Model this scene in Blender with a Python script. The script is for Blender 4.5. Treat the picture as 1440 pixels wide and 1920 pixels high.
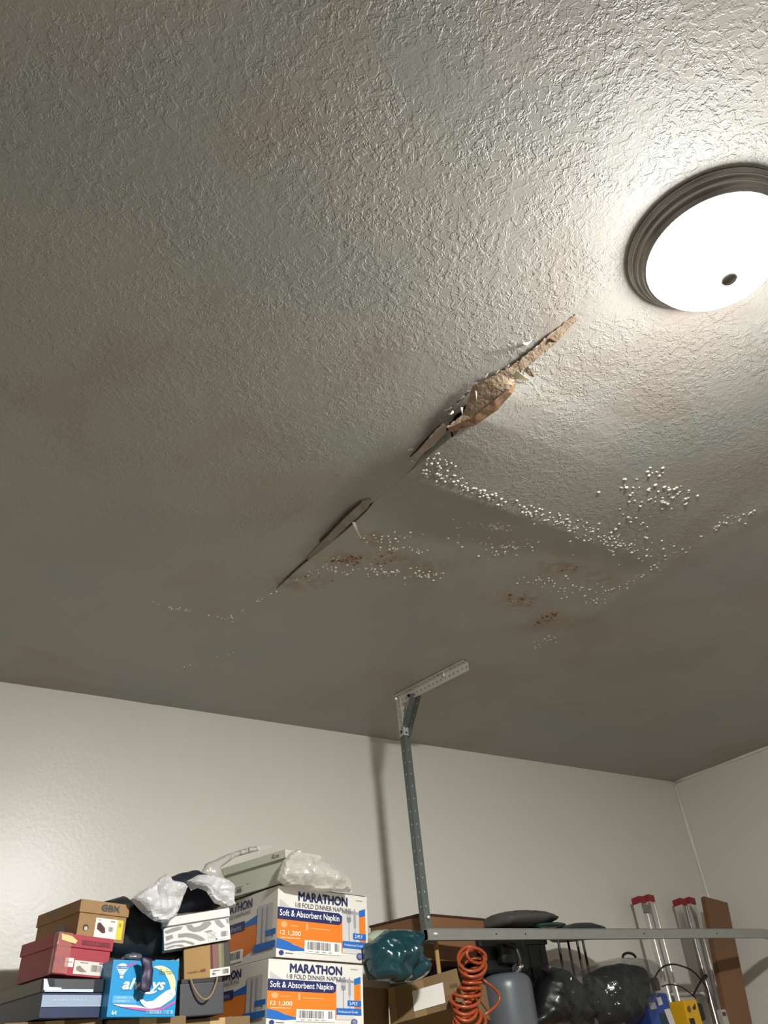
import bpy, bmesh, math, random
import numpy as np
from mathutils import Vector, Matrix, noise
from mathutils.geometry import delaunay_2d_cdt

for o in list(bpy.data.objects): bpy.data.objects.remove(o)
S = bpy.context.scene
COL = S.collection
R = math.radians

# ------------------------------------------------------------------ camera
FPX, CX, CY = 1489.74, 720.0, 960.0
CAM = Vector((0, 0, 1.5))
yaw, pitch, roll = R(38.4046), R(35.2775), R(-6.55)
fwd = Vector((math.sin(yaw)*math.cos(pitch), math.cos(yaw)*math.cos(pitch), math.sin(pitch)))
rt0 = Vector((math.cos(yaw), -math.sin(yaw), 0)); up0 = rt0.cross(fwd)
rt = rt0*math.cos(roll) + up0*math.sin(roll); up = up0*math.cos(roll) - rt0*math.sin(roll)
cd = bpy.data.cameras.new('camera'); cam = bpy.data.objects.new('camera', cd); COL.objects.link(cam)
M = Matrix((rt, up, -fwd)).transposed().to_4x4(); M.translation = CAM
cam.matrix_world = M
cd.sensor_fit = 'HORIZONTAL'; cd.sensor_width = 36; cd.lens = FPX*36/1440; cd.clip_start = 0.02; cd.clip_end = 50
S.camera = cam

# ------------------------------------------------------------------ world, exposure, light levels
w = bpy.data.worlds.new('world'); S.world = w; w.use_nodes = True
w.node_tree.nodes['Background'].inputs[0].default_value = (0.02, 0.02, 0.02, 1)
w.node_tree.nodes['Background'].inputs[1].default_value = 0.0
S.view_settings.view_transform = 'Standard'; S.view_settings.look = 'None'
S.view_settings.gamma = 1; S.view_settings.use_curve_mapping = False
S.view_settings.exposure = 1.0
DOME_POWER = 1020.0
DOME_COLOR = (1.0, 1.0, 0.98)

# ------------------------------------------------------------------ place
H = 2.9; YW = 3.189; XR = 4.685; XL = -2.6; YF = -2.9
LX, LY = 1.2913, 0.3976

def ray(px, py): return rt*((px-CX)/FPX) - up*((py-CY)/FPX) + fwd
def at(px, py, Y): d = ray(px, py); return CAM + d*(Y/d.y)          # point seen there on the upright plane y = Y
def onz(px, py, z): d = ray(px, py); return CAM + d*((z-CAM.z)/d.z)  # point seen there at height z

# ------------------------------------------------------------------ materials
def lin(h):
    h = h.lstrip('#'); v = [int(h[i:i+2], 16)/255 for i in (0, 2, 4)]
    return tuple(((c+0.055)/1.055)**2.4 if c > 0.04045 else c/12.92 for c in v)
MATS = {}
def pm(name, hexc, rough=0.6, metal=0.0, alpha=1.0, var=0.08, vscale=18, bump=0.0, bscale=80, coat=0.0, spec=0.5, trans=0.0, sss=0.0):
    if name in MATS: return MATS[name]
    m = bpy.data.materials.new(name); m.use_nodes = True; nt = m.node_tree; b = nt.nodes['Principled BSDF']
    c = lin(hexc)
    b.inputs['Roughness'].default_value = rough; b.inputs['Metallic'].default_value = metal
    b.inputs['Alpha'].default_value = alpha; b.inputs['Coat Weight'].default_value = coat
    b.inputs['Specular IOR Level'].default_value = spec; b.inputs['Transmission Weight'].default_value = trans
    tc = nt.nodes.new('ShaderNodeTexCoord'); n = nt.nodes.new('ShaderNodeTexNoise')
    n.inputs['Scale'].default_value = vscale; n.inputs['Detail'].default_value = 4
    nt.links.new(tc.outputs['Object'], n.inputs['Vector'])
    mx = nt.nodes.new('ShaderNodeMix'); mx.data_type = 'RGBA'
    mx.inputs[6].default_value = tuple(x*(1-var) for x in c)+(1,)
    mx.inputs[7].default_value = tuple(min(1, x*(1+var)) for x in c)+(1,)
    nt.links.new(n.outputs['Fac'], mx.inputs[0]); nt.links.new(mx.outputs[2], b.inputs['Base Color'])
    if bump:
        n2 = nt.nodes.new('ShaderNodeTexNoise'); n2.inputs['Scale'].default_value = bscale; n2.inputs['Detail'].default_value = 3
        nt.links.new(tc.outputs['Object'], n2.inputs['Vector'])
        bp = nt.nodes.new('ShaderNodeBump'); bp.inputs['Strength'].default_value = 1; bp.inputs['Distance'].default_value = bump
        nt.links.new(n2.outputs['Fac'], bp.inputs['Height']); nt.links.new(bp.outputs['Normal'], b.inputs['Normal'])
    MATS[name] = m; return m

def ceiling_paint():
    m = bpy.data.materials.new('knockdown_ceiling_paint'); m.use_nodes = True; nt = m.node_tree; L = nt.links.new
    b = nt.nodes['Principled BSDF']; N = lambda t: nt.nodes.new(t)
    b.inputs['Roughness'].default_value = 0.5; b.inputs['Specular IOR Level'].default_value = 0.45
    tc = N('ShaderNodeTexCoord')
    def nz(scale, detail=2, dist=0.0, rough=0.5):
        n = N('ShaderNodeTexNoise'); n.inputs['Scale'].default_value = scale; n.inputs['Detail'].default_value = detail
        n.inputs['Distortion'].default_value = dist; n.inputs['Roughness'].default_value = rough
        L(tc.outputs['Object'], n.inputs['Vector']); return n.outputs['Fac']
    def mr(src, a, c, d=0.0, e=1.0, smooth=True):
        x = N('ShaderNodeMapRange'); x.interpolation_type = 'SMOOTHSTEP' if smooth else 'LINEAR'
        x.inputs['From Min'].default_value = a; x.inputs['From Max'].default_value = c
        x.inputs['To Min'].default_value = d; x.inputs['To Max'].default_value = e
        L(src, x.inputs['Value']); return x.outputs['Result']
    def mt(op, a, c):
        x = N('ShaderNodeMath'); x.operation = op
        for i, v in enumerate((a, c)):
            if isinstance(v, (int, float)): x.inputs[i].default_value = v
            else: L(v, x.inputs[i])
        return x.outputs[0]
    # height: flattened plateaus with wiggly edges, thinned out in patches, plus fine grain
    plate = mr(nz(52, 3, 0.35, 0.6), 0.48, 0.55)
    wig = mr(mt('ABSOLUTE', mt('SUBTRACT', nz(44, 2, 1.2), 0.5), 0.0), 0.0, 0.05, 1.0, 0.0)
    dens = mr(nz(5.5, 3), 0.36, 0.56, 0.25, 1.0)
    h = mt('ADD', mt('MULTIPLY', plate, 0.65), mt('MULTIPLY', wig, 0.28))
    h = mt('MULTIPLY', h, dens)
    at_ = N('ShaderNodeAttribute'); at_.attribute_name = 'texture_depth'
    h = mt('MULTIPLY', h, at_.outputs['Fac'])
    h = mt('ADD', h, mt('MULTIPLY', nz(170, 2), 0.16))
    bp = N('ShaderNodeBump'); bp.inputs['Strength'].default_value = 1.0; bp.inputs['Distance'].default_value = 0.0016
    L(h, bp.inputs['Height']); L(bp.outputs['Normal'], b.inputs['Normal'])
    # colour: off-white paint with faint old damp blotches, rust stains from the attribute
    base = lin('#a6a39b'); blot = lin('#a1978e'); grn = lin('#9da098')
    m1 = N('ShaderNodeMix'); m1.data_type = 'RGBA'; m1.inputs[6].default_value = base+(1,); m1.inputs[7].default_value = blot+(1,)
    L(mr(nz(2.6, 3, 0.6), 0.5, 0.66, 0, 0.8), m1.inputs[0])
    m2 = N('ShaderNodeMix'); m2.data_type = 'RGBA'; m2.inputs[7].default_value = grn+(1,)
    L(m1.outputs[2], m2.inputs[6]); L(mr(nz(1.7, 2, 0.3), 0.52, 0.62, 0, 0.7), m2.inputs[0])
    st = N('ShaderNodeAttribute'); st.attribute_name = 'rust_stain'
    m3 = N('ShaderNodeMix'); m3.data_type = 'RGBA'; m3.inputs[7].default_value = lin('#8f6a38')+(1,)
    sf = mt('MULTIPLY', st.outputs['Fac'], mr(nz(28, 3), 0.35, 0.62))
    L(sf, m3.inputs[0]); L(m2.outputs[2], m3.inputs[6])
    dk = N('ShaderNodeAttribute'); dk.attribute_name = 'damp_ring'
    m4 = N('ShaderNodeMix'); m4.data_type = 'RGBA'; m4.inputs[7].default_value = lin('#a39d90')+(1,)
    L(dk.outputs['Fac'], m4.inputs[0]); L(m3.outputs[2], m4.inputs[6])
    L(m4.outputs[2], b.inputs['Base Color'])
    return m

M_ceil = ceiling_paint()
M_wall = pm('wall_paint_satin', '#dcd8ce', 0.34, var=0.03, vscale=2.5, bump=0.0006, bscale=60, spec=0.4)
M_floor = pm('concrete_floor', '#625e58', 0.7, var=0.15, vscale=3, bump=0.002, bscale=30)

# ------------------------------------------------------------------ helpers
def link(name, me, mat=None, parent=None, smooth=False):
    o = bpy.data.objects.new(name, me); COL.objects.link(o)
    if mat is not None:
        for mm in (mat if isinstance(mat, (list, tuple)) else [mat]): me.materials.append(mm)
    if smooth: me.polygons.foreach_set('use_smooth', [True]*len(me.polygons))
    if parent is not None: o.parent = parent
    return o
def obj(name, bm, mat, parent=None, smooth=False, recalc=True):
    if recalc: bmesh.ops.recalc_face_normals(bm, faces=bm.faces)
    me = bpy.data.meshes.new(name); bm.to_mesh(me); bm.free()
    return link(name, me, mat, parent, smooth)
def tag(o, label, cat, group=None):
    o['label'] = label; o['category'] = cat
    if group: o['group'] = group
    return o
def thing(name, label, cat, loc=(0, 0, 0), mat3=None, group=None):
    o = bpy.data.objects.new(name, None); COL.objects.link(o); o.empty_display_size = 0.05
    if mat3 is not None: o.matrix_world = mat3
    else: o.location = loc
    return tag(o, label, cat, group)
def bx(bm, x0, y0, z0, x1, y1, z1, mi=0, bev=0.0):
    r = bmesh.ops.create_cube(bm, size=1)
    vs = r['verts']
    for v in vs: v.co = Vector(((x0+x1)/2+v.co.x*(x1-x0), (y0+y1)/2+v.co.y*(y1-y0), (z0+z1)/2+v.co.z*(z1-z0)))
    fs = set(f for v in vs for f in v.link_faces)
    for f in fs: f.material_index = mi
    if bev:
        es = list(set(e for f in fs for e in f.edges))
        bmesh.ops.bevel(bm, geom=es, offset=bev, segments=2, affect='EDGES', profile=0.6)
    return bm
def basis(d):
    d = d.normalized(); a = Vector((0, 0, 1)) if abs(d.z) < 0.9 else Vector((1, 0, 0))
    x = a.cross(d).normalized(); return x, d.cross(x).normalized(), d
def cyl(bm, p0, p1, r0, r1=None, n=14):
    p0 = Vector(p0); p1 = Vector(p1); r1 = r0 if r1 is None else r1
    x, y, d = basis(p1-p0)
    A = [bm.verts.new(p0+(x*math.cos(2*math.pi*i/n)+y*math.sin(2*math.pi*i/n))*r0) for i in range(n)]
    B = [bm.verts.new(p1+(x*math.cos(2*math.pi*i/n)+y*math.sin(2*math.pi*i/n))*r1) for i in range(n)]
    for i in range(n): bm.faces.new((A[i], A[(i+1) % n], B[(i+1) % n], B[i]))
    bm.faces.new(A[::-1]); bm.faces.new(B)
    return bm
def tube(bm, pts, r, n=8):
    pts = [Vector(p) for p in pts]; prev = None; rings = []
    for i, p in enumerate(pts):
        d = (pts[min(i+1, len(pts)-1)]-pts[max(i-1, 0)]).normalized()
        if prev is None: x, y, _ = basis(d)
        else:
            x = (prev-d*prev.dot(d)).normalized(); y = d.cross(x)
        prev = x
        rr = r(i/(len(pts)-1)) if callable(r) else r
        rings.append([bm.verts.new(p+(x*math.cos(2*math.pi*k/n)+y*math.sin(2*math.pi*k/n))*rr) for k in range(n)])
    for a, b in zip(rings, rings[1:]):
        for k in range(n): bm.faces.new((a[k], a[(k+1) % n], b[(k+1) % n], b[k]))
    bm.faces.new(rings[0][::-1]); bm.faces.new(rings[-1])
    return bm
def lathe(bm, prof, n=64, c=(0, 0, 0)):
    c = Vector(c); rings = []
    for r, z in prof:
        if r < 1e-6: rings.append([bm.verts.new(c+Vector((0, 0, z)))])
        else: rings.append([bm.verts.new(c+Vector((r*math.cos(2*math.pi*k/n), r*math.sin(2*math.pi*k/n), z))) for k in range(n)])
    for a, b in zip(rings, rings[1:]):
        for k in range(n):
            if len(a) == 1 and len(b) == 1: continue
            if len(a) == 1: bm.faces.new((a[0], b[(k+1) % n], b[k]))
            elif len(b) == 1: bm.faces.new((a[k], a[(k+1) % n], b[0]))
            else: bm.faces.new((a[k], a[(k+1) % n], b[(k+1) % n], b[k]))
    return bm
def prism(bm, pts, off, mi=0):
    """solid between polygon pts (Vectors) and the same polygon moved by off"""
    A = [bm.verts.new(p) for p in pts]; B = [bm.verts.new(p+off) for p in pts]
    n = len(pts); fs = [bm.faces.new(A), bm.faces.new(B[::-1])]
    for i in range(n): fs.append(bm.faces.new((A[i], B[i], B[(i+1) % n], A[(i+1) % n])))
    for f in fs: f.material_index = mi
    bmesh.ops.triangulate(bm, faces=fs[:2])
    return bm
def beam(bm, p0, p1, xdir, prof):
    """extrude closed 2D profile from p0 to p1; profile x along xdir"""
    p0 = Vector(p0); p1 = Vector(p1); d = (p1-p0).normalized()
    x = (Vector(xdir)-d*Vector(xdir).dot(d)).normalized(); y = d.cross(x)
    pts = [p0+x*a+y*b for a, b in prof]
    A = [bm.verts.new(p) for p in pts]; B = [bm.verts.new(p+(p1-p0)) for p in pts]; n = len(pts)
    fs = [bm.faces.new(A), bm.faces.new(B[::-1])]
    for i in range(n): bm.faces.new((A[i], B[i], B[(i+1) % n], A[(i+1) % n]))
    bmesh.ops.triangulate(bm, faces=fs)
    return bm
def frame(tl, tr, bl, Yl, Yr=None, Yb=None):
    """upright box frame from its front top-left, top-right, bottom-left corners; origin = front bottom left"""
    Yr = Yl if Yr is None else Yr; Yb = Yl if Yb is None else Yb
    A, B, C = at(*tl, Yl), at(*tr, Yr), at(*bl, Yb)
    X = (B-A); W = X.length; X.normalize(); Z = A-C; Z = Z-X*Z.dot(X); Hh = Z.length; Z.normalize(); Y = Z.cross(X)
    m = Matrix((X, Y, Z)).transposed().to_4x4(); m.translation = A-Z*Hh
    return m, W, Hh

# ---- printing on box faces: thin layered ink shapes, all in one mesh
INK = {}
def ink(hexc, rough=0.45):
    k = 'ink_'+hexc.strip('#')
    return pm(k, hexc, rough, var=0.02)
def text_tris(s, bold=0.0):
    cu = bpy.data.curves.new('t', 'FONT'); cu.body = s; cu.size = 1; cu.offset = bold; cu.resolution_u = 3
    o = bpy.data.objects.new('t', cu); COL.objects.link(o)
    bpy.context.view_layer.update()
    me = bpy.data.meshes.new_from_object(o)
    vs = [v.co.copy() for v in me.vertices]; fs = [tuple(p.vertices) for p in me.polygons]
    bpy.data.objects.remove(o); bpy.data.curves.remove(cu); bpy.data.meshes.remove(me)
    return vs, fs
class Print:
    """shapes given in 0..1 across (left to right) and 0..1 down on a face of size w x h"""
    def __init__(s, w, h, origin, xdir, zdir, nrm):
        s.w, s.h, s.o, s.x, s.z, s.n = w, h, Vector(origin), Vector(xdir), Vector(zdir), Vector(nrm)
        s.bm = bmesh.new(); s.mats = []; s.layer = 0
    def mi(s, c):
        m = ink(c) if isinstance(c, str) else c
        if m not in s.mats: s.mats.append(m)
        return s.mats.index(m)
    def P(s, u, v, l): return s.o + s.x*(u*s.w) + s.z*((1-v)*s.h) + s.n*(0.0007+0.0006*l)
    def poly(s, pts, c, l=0):
        vs = [s.bm.verts.new(s.P(u, v, l)) for u, v in pts]; f = s.bm.faces.new(vs); f.material_index = s.mi(c)
        if len(pts) > 4: bmesh.ops.triangulate(s.bm, faces=[f])
    def rect(s, u0, v0, u1, v1, c, l=0): s.poly([(u0, v0), (u0, v1), (u1, v1), (u1, v0)], c, l)
    def ell(s, u, v, ru, rv, c, l=0, n=20, a0=0, a1=360):
        s.poly([(u+ru*math.cos(R(a0+(a1-a0)*i/n)), v-rv*math.sin(R(a0+(a1-a0)*i/n))) for i in range(n if a1-a0 == 360 else n+1)], c, l)
    def text(s, t, u0, v0, u1, v1, c, l=1, bold=0.0, shear=0.0):
        """text fitted in the rectangle"""
        vs, fs = text_tris(t, bold)
        if not vs: return
        vs = [Vector((p.x+shear*p.y, p.y, 0)) for p in vs]
        xa, xb = min(p.x for p in vs), max(p.x for p in vs); ya, yb = min(p.y for p in vs), max(p.y for p in vs)
        V = [s.bm.verts.new(s.P(u0+(p.x-xa)/(xb-xa)*(u1-u0), v1-(p.y-ya)/(yb-ya)*(v1-v0), l)) for p in vs]
        k = s.mi(c)
        for f in fs:
            try: ff = s.bm.faces.new([V[i] for i in f]); ff.material_index = k
            except ValueError: pass
    def heavy(s, t, u0, v0, u1, v1, c, l=1, d=.004, shear=0.0):
        for k, (a, b) in enumerate(((-d, 0), (d, 0), (0, -d), (0, d))): s.text(t, u0+a, v0+b*s.w/s.h, u1+a, v1+b*s.w/s.h, c, l+k*.15, 0.0, shear)
    def bars(s, u0, v0, u1, v1, c='#3a3a3e', l=1, n=26, seed=1):
        rn = random.Random(seed); x = u0
        while x < u1:
            wd = (u1-u0)/n*rn.choice((0.3, 0.5, 0.9)); s.rect(x, v0, min(x+wd, u1), v1, c, l); x += wd+(u1-u0)/n*rn.choice((0.3, 0.5, 0.8))
    def done(s, name, parent, label=None):
        o = obj(name, s.bm, s.mats, parent, recalc=False)
        if label: o['label'] = label
        return o
def front(w, h, y=0.0, x=0.0, z=0.0): return Print(w, h, (x, y, z), (1, 0, 0), (0, 0, 1), (0, -1, 0))
def side(d, h, x=0.0, z=0.0, y=0.0): return Print(d, h, (x, y+d, z), (0, -1, 0), (0, 0, 1), (-1, 0, 0))

# ---- soft things: outline at a real distance, inflated to a real thickness, folded
def sn(p, f, seed): return noise.noise(Vector(p)*f+Vector((seed*7.3, seed*3.1, seed*1.7)))
def pillow(name, outline, Y, thick, mat, parent=None, step=0.011, fold=0.012, ff=14, seed=1, edge=None, smooth=True, lean=0.0, tilt=0.0, creases=1.0, base=None):
    """lean: extra Y per metre up; tilt: extra Y per metre to the right"""
    c0 = at(*outline[0], Y); xs = []
    P = []
    for q in outline:
        a = at(*q, Y); P.append((a.x, a.z))
    # subdivide border
    B = []
    for i, a in enumerate(P):
        b = P[(i+1) % len(P)]; d = math.hypot(b[0]-a[0], b[1]-a[1]); k = max(1, int(d/step))
        for j in range(k):
            t = j/k; jx = 0.0022*sn((a[0]+(b[0]-a[0])*t, 0, a[1]+(b[1]-a[1])*t), 60, seed+3)
            B.append((a[0]+(b[0]-a[0])*t+jx, a[1]+(b[1]-a[1])*t+jx))
    nb = len(B); Bn = np.array(B); Bm = np.roll(Bn, -1, axis=0)
    x0, z0 = Bn.min(0); x1, z1 = Bn.max(0)
    def inside(x, z):
        c = ((Bn[:, 1] > z) != (Bm[:, 1] > z)); den = np.where(c, Bm[:, 1]-Bn[:, 1], 1)
        return (np.sum(c & (x < (Bm[:, 0]-Bn[:, 0])*(z-Bn[:, 1])/den+Bn[:, 0])) % 2) == 1
    def dist(x, z):
        d = Bm-Bn; t = np.clip(((x-Bn[:, 0])*d[:, 0]+(z-Bn[:, 1])*d[:, 1])/np.maximum((d**2).sum(1), 1e-12), 0, 1)
        return float(np.sqrt(((Bn[:, 0]+d[:, 0]*t-x)**2+(Bn[:, 1]+d[:, 1]*t-z)**2).min()))
    pts = [Vector(p) for p in B]; rn = random.Random(seed)
    z = z0
    while z < z1:
        x = x0
        while x < x1:
            qx, qz = x+rn.uniform(-.2, .2)*step, z+rn.uniform(-.2, .2)*step
            if inside(qx, qz) and dist(qx, qz) > step*0.55: pts.append(Vector((qx, qz)))
            x += step
        z += step
    vs, _, fs, ov, _, _ = delaunay_2d_cdt(pts, [(i, (i+1) % nb) for i in range(nb)], [], 1, 1e-5)
    E = edge or min(x1-x0, z1-z0)*0.42
    bm = bmesh.new(); F, K = [], []
    zm = (z0+z1)/2; xm = (x0+x1)/2
    isb = [any(k < nb for k in o) for o in ov]
    for v, bd in zip(vs, isb):
        d = 0 if bd else dist(v.x, v.y)
        t = math.sqrt(max(0, 1-(1-min(1, d/E))**2))
        yy = Y+lean*(v.y-zm)+tilt*(v.x-xm)
        p = (v.x, 0, v.y)
        vd = noise.voronoi(Vector((v.x*ff*.75+seed*3, .3*seed, v.y*ff*.6)))[0]; vd2 = noise.voronoi(Vector((v.x*ff*1.9+seed, .7*seed, v.y*ff*1.7)))[0]
        cr = 1.1*(vd[1]-vd[0])+.55*creases*(vd2[1]-vd2[0])-.55+.4*(abs(sn((v.x*1.0, 0, v.y*0.55), ff, seed))*2.2-0.5) + 0.55*(abs(sn(p, ff*2.3, seed+5))*2.2-0.5)*creases + 0.3*sn(p, ff*5, seed+9)*creases
        fo = fold*cr*min(1, d/(E*0.30))
        F.append(bm.verts.new((v.x, yy-thick*0.5*t-fo, v.y)))
        K.append(F[-1] if bd else bm.verts.new((v.x, yy+thick*0.5*t+fold*0.5*sn(p, ff, seed+2)*t, v.y)))
    for f in fs:
        try: bm.faces.new([F[i] for i in f])
        except ValueError: pass
        if not all(isb[i] for i in f):
            try: bm.faces.new([K[i] for i in reversed(f)])
            except ValueError: pass
    o = obj(name, bm, mat, parent, smooth)
    if parent is None:
        # origin at the foot of the thing
        me = o.data; lo = min(v.co.z for v in me.vertices); off = Vector((xm, Y, lo))
        me.transform(Matrix.Translation(-off)); o.location = off
    return o

# ================================================================== SETTING
def plane(name, pts, mat):
    bm = bmesh.new(); bm.faces.new([bm.verts.new(p) for p in pts])
    o = obj(name, bm, mat, recalc=False); o['kind'] = 'structure'; return o
def slab(name, a, b, mat):
    bm = bmesh.new(); bx(bm, *a, *b); o = obj(name, bm, mat); o['kind'] = 'structure'; return o
slab('floor', (XL-.1, YF-.1, -.1), (XR+.1, YW+.1, 0), M_floor)
slab('wall_back', (XL-.1, YW, 0), (XR+.1, YW+.1, H+.3), M_wall)
slab('wall_right', (XR, YF-.1, 0), (XR+.1, YW, H+.3), M_wall)
slab('wall_left', (XL-.1, YF-.1, 0), (XL, YW, H+.3), M_wall)
slab('wall_front', (XL, YF-.1, 0), (XR, YF, H+.3), M_wall)
# caulk beads in the corner and along the right wall
bm = bmesh.new(); tube(bm, [(XR-.006, YW-.006, 0.0+i*0.1) if True else 0 for i in range(29)]+[(XR-.006, YW-.006, H-.002)], lambda t: .011+.003*math.sin(t*37), 8)
o = obj('trim_1', bm, pm('caulk', '#e2ddd2', 0.35), smooth=True); o['kind'] = 'structure'
bm = bmesh.new(); tube(bm, [(XR-.004, YW-.02-i*0.1, H-.004) for i in range(52)], lambda t: .009+.004*math.sin(t*61+1), 8)
o = obj('trim_2', bm, pm('caulk', '#e2ddd2', 0.35), smooth=True); o['kind'] = 'structure'

# ---- ceiling: drywall panels, sagging along the failed seam x = XC and the butt joint y = YB
XC, YB, XS2 = 1.157, 1.345, 2.35
dY = [0.60, 0.70, 0.80, 0.88, 0.96, 1.05, 1.15, 1.25, 1.345, 1.45, 1.6, 1.75, 1.9, 2.05, 2.2]
dV = [0.0, .001, .005, .014, .032, .043, .041, .034, .027, .018, .013, .010, .006, .002, 0.0]
def drop(y): return np.interp(y, dY, dV)
def gauss(x, s): return np.exp(-(x/s)**2)
def sst(x, a, b): t = np.clip((x-a)/(b-a), 0, 1); return t*t*(3-2*t)
def wave(x, y, f, ph): return np.sin(x*f+ph)*np.cos(y*f*1.13+ph*1.7)
def sag_right(x, y):
    d = drop(y)*np.exp(-np.maximum(x-XC, 0)/0.30)
    A = np.interp(x, [XC, 1.35, 1.6, 1.9, 2.2, 2.36], [.004, .014, .015, .010, .005, 0.0])
    ridge = A*np.where(y < YB, np.exp(-((YB-y)/0.30)), np.exp(-((y-YB)/0.075)**2))
    b = .006*gauss(x-1.61, .07)*gauss(y-1.445, .045)
    b = b+.003*gauss(x-1.96, .12)*gauss(y-1.10, .10)
    b = b+.0028*gauss(x-XS2, .06)*sst(y, .8, 1.0)*(1-sst(y, 2.2, 2.5))
    und = .0012*(wave(x, y, 9, .4)+.6*wave(x, y, 21, 2.0))*sst(y, 1.3, 1.5)*(1-sst(y, 2.1, 2.6))
    far = .0035*gauss(x-2.9, .25)*gauss(y-2.0, .2)
    return d+ridge+b+und+far
def seam_step(y): return np.interp(y, [.72, .8, .88, .96, 1.05, 1.13, 1.22, 1.30, 1.345, 1.49, 1.56, 1.64, 1.8, 1.9], [0, .005, .013, .031, .043, .041, .024, .006, 0, 0, .006, .009, .004, 0])
def sag_left(x, y):
    d = .0015*gauss(x-XC, .2)*sst(y, 1.0, 1.2)
    xr = np.interp(y, [1.1, 1.2, 1.5, 1.66, 1.9], [1.135, 1.125, 1.045, 1.0, .96])
    lip = np.maximum(0, sag_right(np.full_like(x, XC), y)-seam_step(y))*np.exp(-(np.maximum(XC-x, 0)/.055)**1.4)
    rid = .0035*gauss(x-xr, .014)*sst(y, 1.12, 1.22)*(1-sst(y, 1.6, 1.95))
    butt = .0022*gauss(y-2.375, .03)*sst(x, .6, .8)
    lump = .002*(wave(x, y, 4.3, 1.1)+.5*wave(x, y, 7.7, .3))*sst(y, 0.9, 1.6)
    return np.maximum(d, lip)+rid+butt+np.maximum(lump, -.001)
# blister and stain layout (pixel ellipses carried to the ceiling plane)
rnd = random.Random(5)
def axis(a, b, fine): return list(np.arange(a, b, fine))
ys = axis(YF, .4, .12)+axis(.4, 2.3, .0075)+axis(2.3, YW, .04)+[YW]
def shift(y): return .024*(1-sst(y, .90, 1.02))*sst(y, .45, .62)
def xl_edge(y):  # left panel's broken edge
    j = .006*np.sin(y*61)*np.sin(y*23+1)+.003*np.sin(y*170)
    return XC + shift(y) - np.interp(y, [.90, .96, 1.0, 1.08, 1.14, 1.3, 1.345, 1.5, 1.54, 1.64, 1.8, 1.88], [0, .014, .016, .007, .003, .002, 0, 0, .004, .006, .004, 0])+j*sst(y, .90, .98)*(1-sst(y, 1.05, 1.15))
def xr_edge(y):
    j = .004*np.sin(y*47+2)*np.sin(y*31)+.0025*np.sin(y*140+1)
    return XC + shift(y) + np.interp(y, [.74, .8, .9, 1.0, 1.1, 1.2, 1.49, 1.56, 1.64, 1.7, 1.8, 1.87], [0, .002, .004, .004, .003, .0, .0, .012, .014, .012, .006, 0])+j*sst(y, .74, .85)*(1-sst(y, 1.1, 1.2))
STAINS = [(650, 1045, 60, 14), (740, 1045, 50, 12), (560, 1090, 60, 18), (700, 1005, 30, 16), (1050, 1060, 45, 22), (975, 1125, 45, 18), (1028, 1160, 36, 14), (800, 1065, 40, 14), (1130, 1085, 40, 14)]
def stain_val(X, Y):
    v = np.zeros_like(X)
    for px, py, rx, ry in STAINS:
        a = onz(px, py, H); b = onz(px+rx, py, H); c = onz(px, py+ry, H)
        e1 = np.array([b.x-a.x, b.y-a.y]); e2 = np.array([c.x-a.x, c.y-a.y]); det = e1[0]*e2[1]-e1[1]*e2[0]
        dx, dy = X-a.x, Y-a.y
        s = (dx*e2[1]-dy*e2[0])/det; t = (dy*e1[0]-dx*e1[1])/det
        v = np.maximum(v, .50*np.exp(-(s*s+t*t)))
    return v
def damp_val(X, Y):
    v = np.zeros_like(X)
    for cx, cy, rx, ry, a in ((2.75, 1.95, .36, .26, .55), (2.35, 2.65, .5, .35, .35), (0.45, 2.1, .30, .16, .30), (.62, 1.55, .32, .20, .22), (1.75, 2.75, .35, .2, .3), (0.35, 2.55, .22, .1, .3)):
        q = np.sqrt(((X-cx)/rx)**2+((Y-cy)/ry)**2)+.12*np.sin(X*9+Y*7)+.08*np.sin(Y*23-X*11)
        v = np.maximum(v, a*(1-sst(q, .8, 1.06)))
    return v
def heightfield(xs, ys, fn, edge=None, edge_at=None):
    xs = np.array(xs); ys = np.array(ys); X, Y = np.meshgrid(xs, ys)
    if edge is not None:
        e = edge(ys)
        if edge_at == 'R': X[:, -1] = e; X[:, -2] = np.minimum(X[:, -2], e-.003); X[:, -3] = np.minimum(X[:, -3], e-.007); X[:, -4] = np.minimum(X[:, -4], e-.012); X[:, -5] = np.minimum(X[:, -5], e-.018); X[:, -6] = np.minimum(X[:, -6], e-.024)
        else:
            X[:, 0] = e
            for k in range(1, 14): X[:, k] = np.maximum(X[:, k], e+.0035*k)
    Z = H-fn(X, Y)
    return X, Y, Z
def texamp(X, Y):
    # newest patch between the butt joint and the wall is nearly smooth; the sprayed texture is heavier towards the lamp
    a = 1.0-0.75*sst(Y, 1.3, 1.5)*sst(X, XC-.02, XC+.02)*(1-sst(X, XS2, XS2+.3)*.4)
    a = a*(1-.80*sst(Y, 2.0, 2.7))
    a = a*(1-.45*sst(Y, 1.5, 2.2))
    a = a+1.3*gauss(Y-(YB-.05), .07)*sst(X, XC+.02, XC+.06)*(1-sst(X, 2.25, 2.4))+.8*gauss(X-2.0, .2)*gauss(Y-1.25, .15)
    # streaks where the knife ran smooth
    a = a*(1-.55*gauss((Y-.55)+.35*(X-.2), .06)*(1-sst(X, .5, .9)))
    xr = np.interp(Y, [.9, 1.345, 1.78, 1.96], [1.13, 1.03, .80, .70])
    a = a*(1-.7*gauss(X-xr, .05)*sst(Y, .95, 1.1))
    return a
xsL = axis(XL, -.3, .15)+axis(-.3, .6, .03)+axis(.6, XC-.03, .0075)+[XC-.024, XC-.019, XC-.014, XC-.009, XC-.005, XC]
xsR = [XC, XC+.004, XC+.009, XC+.015]+axis(XC+.022, 2.5, .0075)+axis(2.5, 3.4, .03)+axis(3.4, XR, .12)+[XR]
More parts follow.
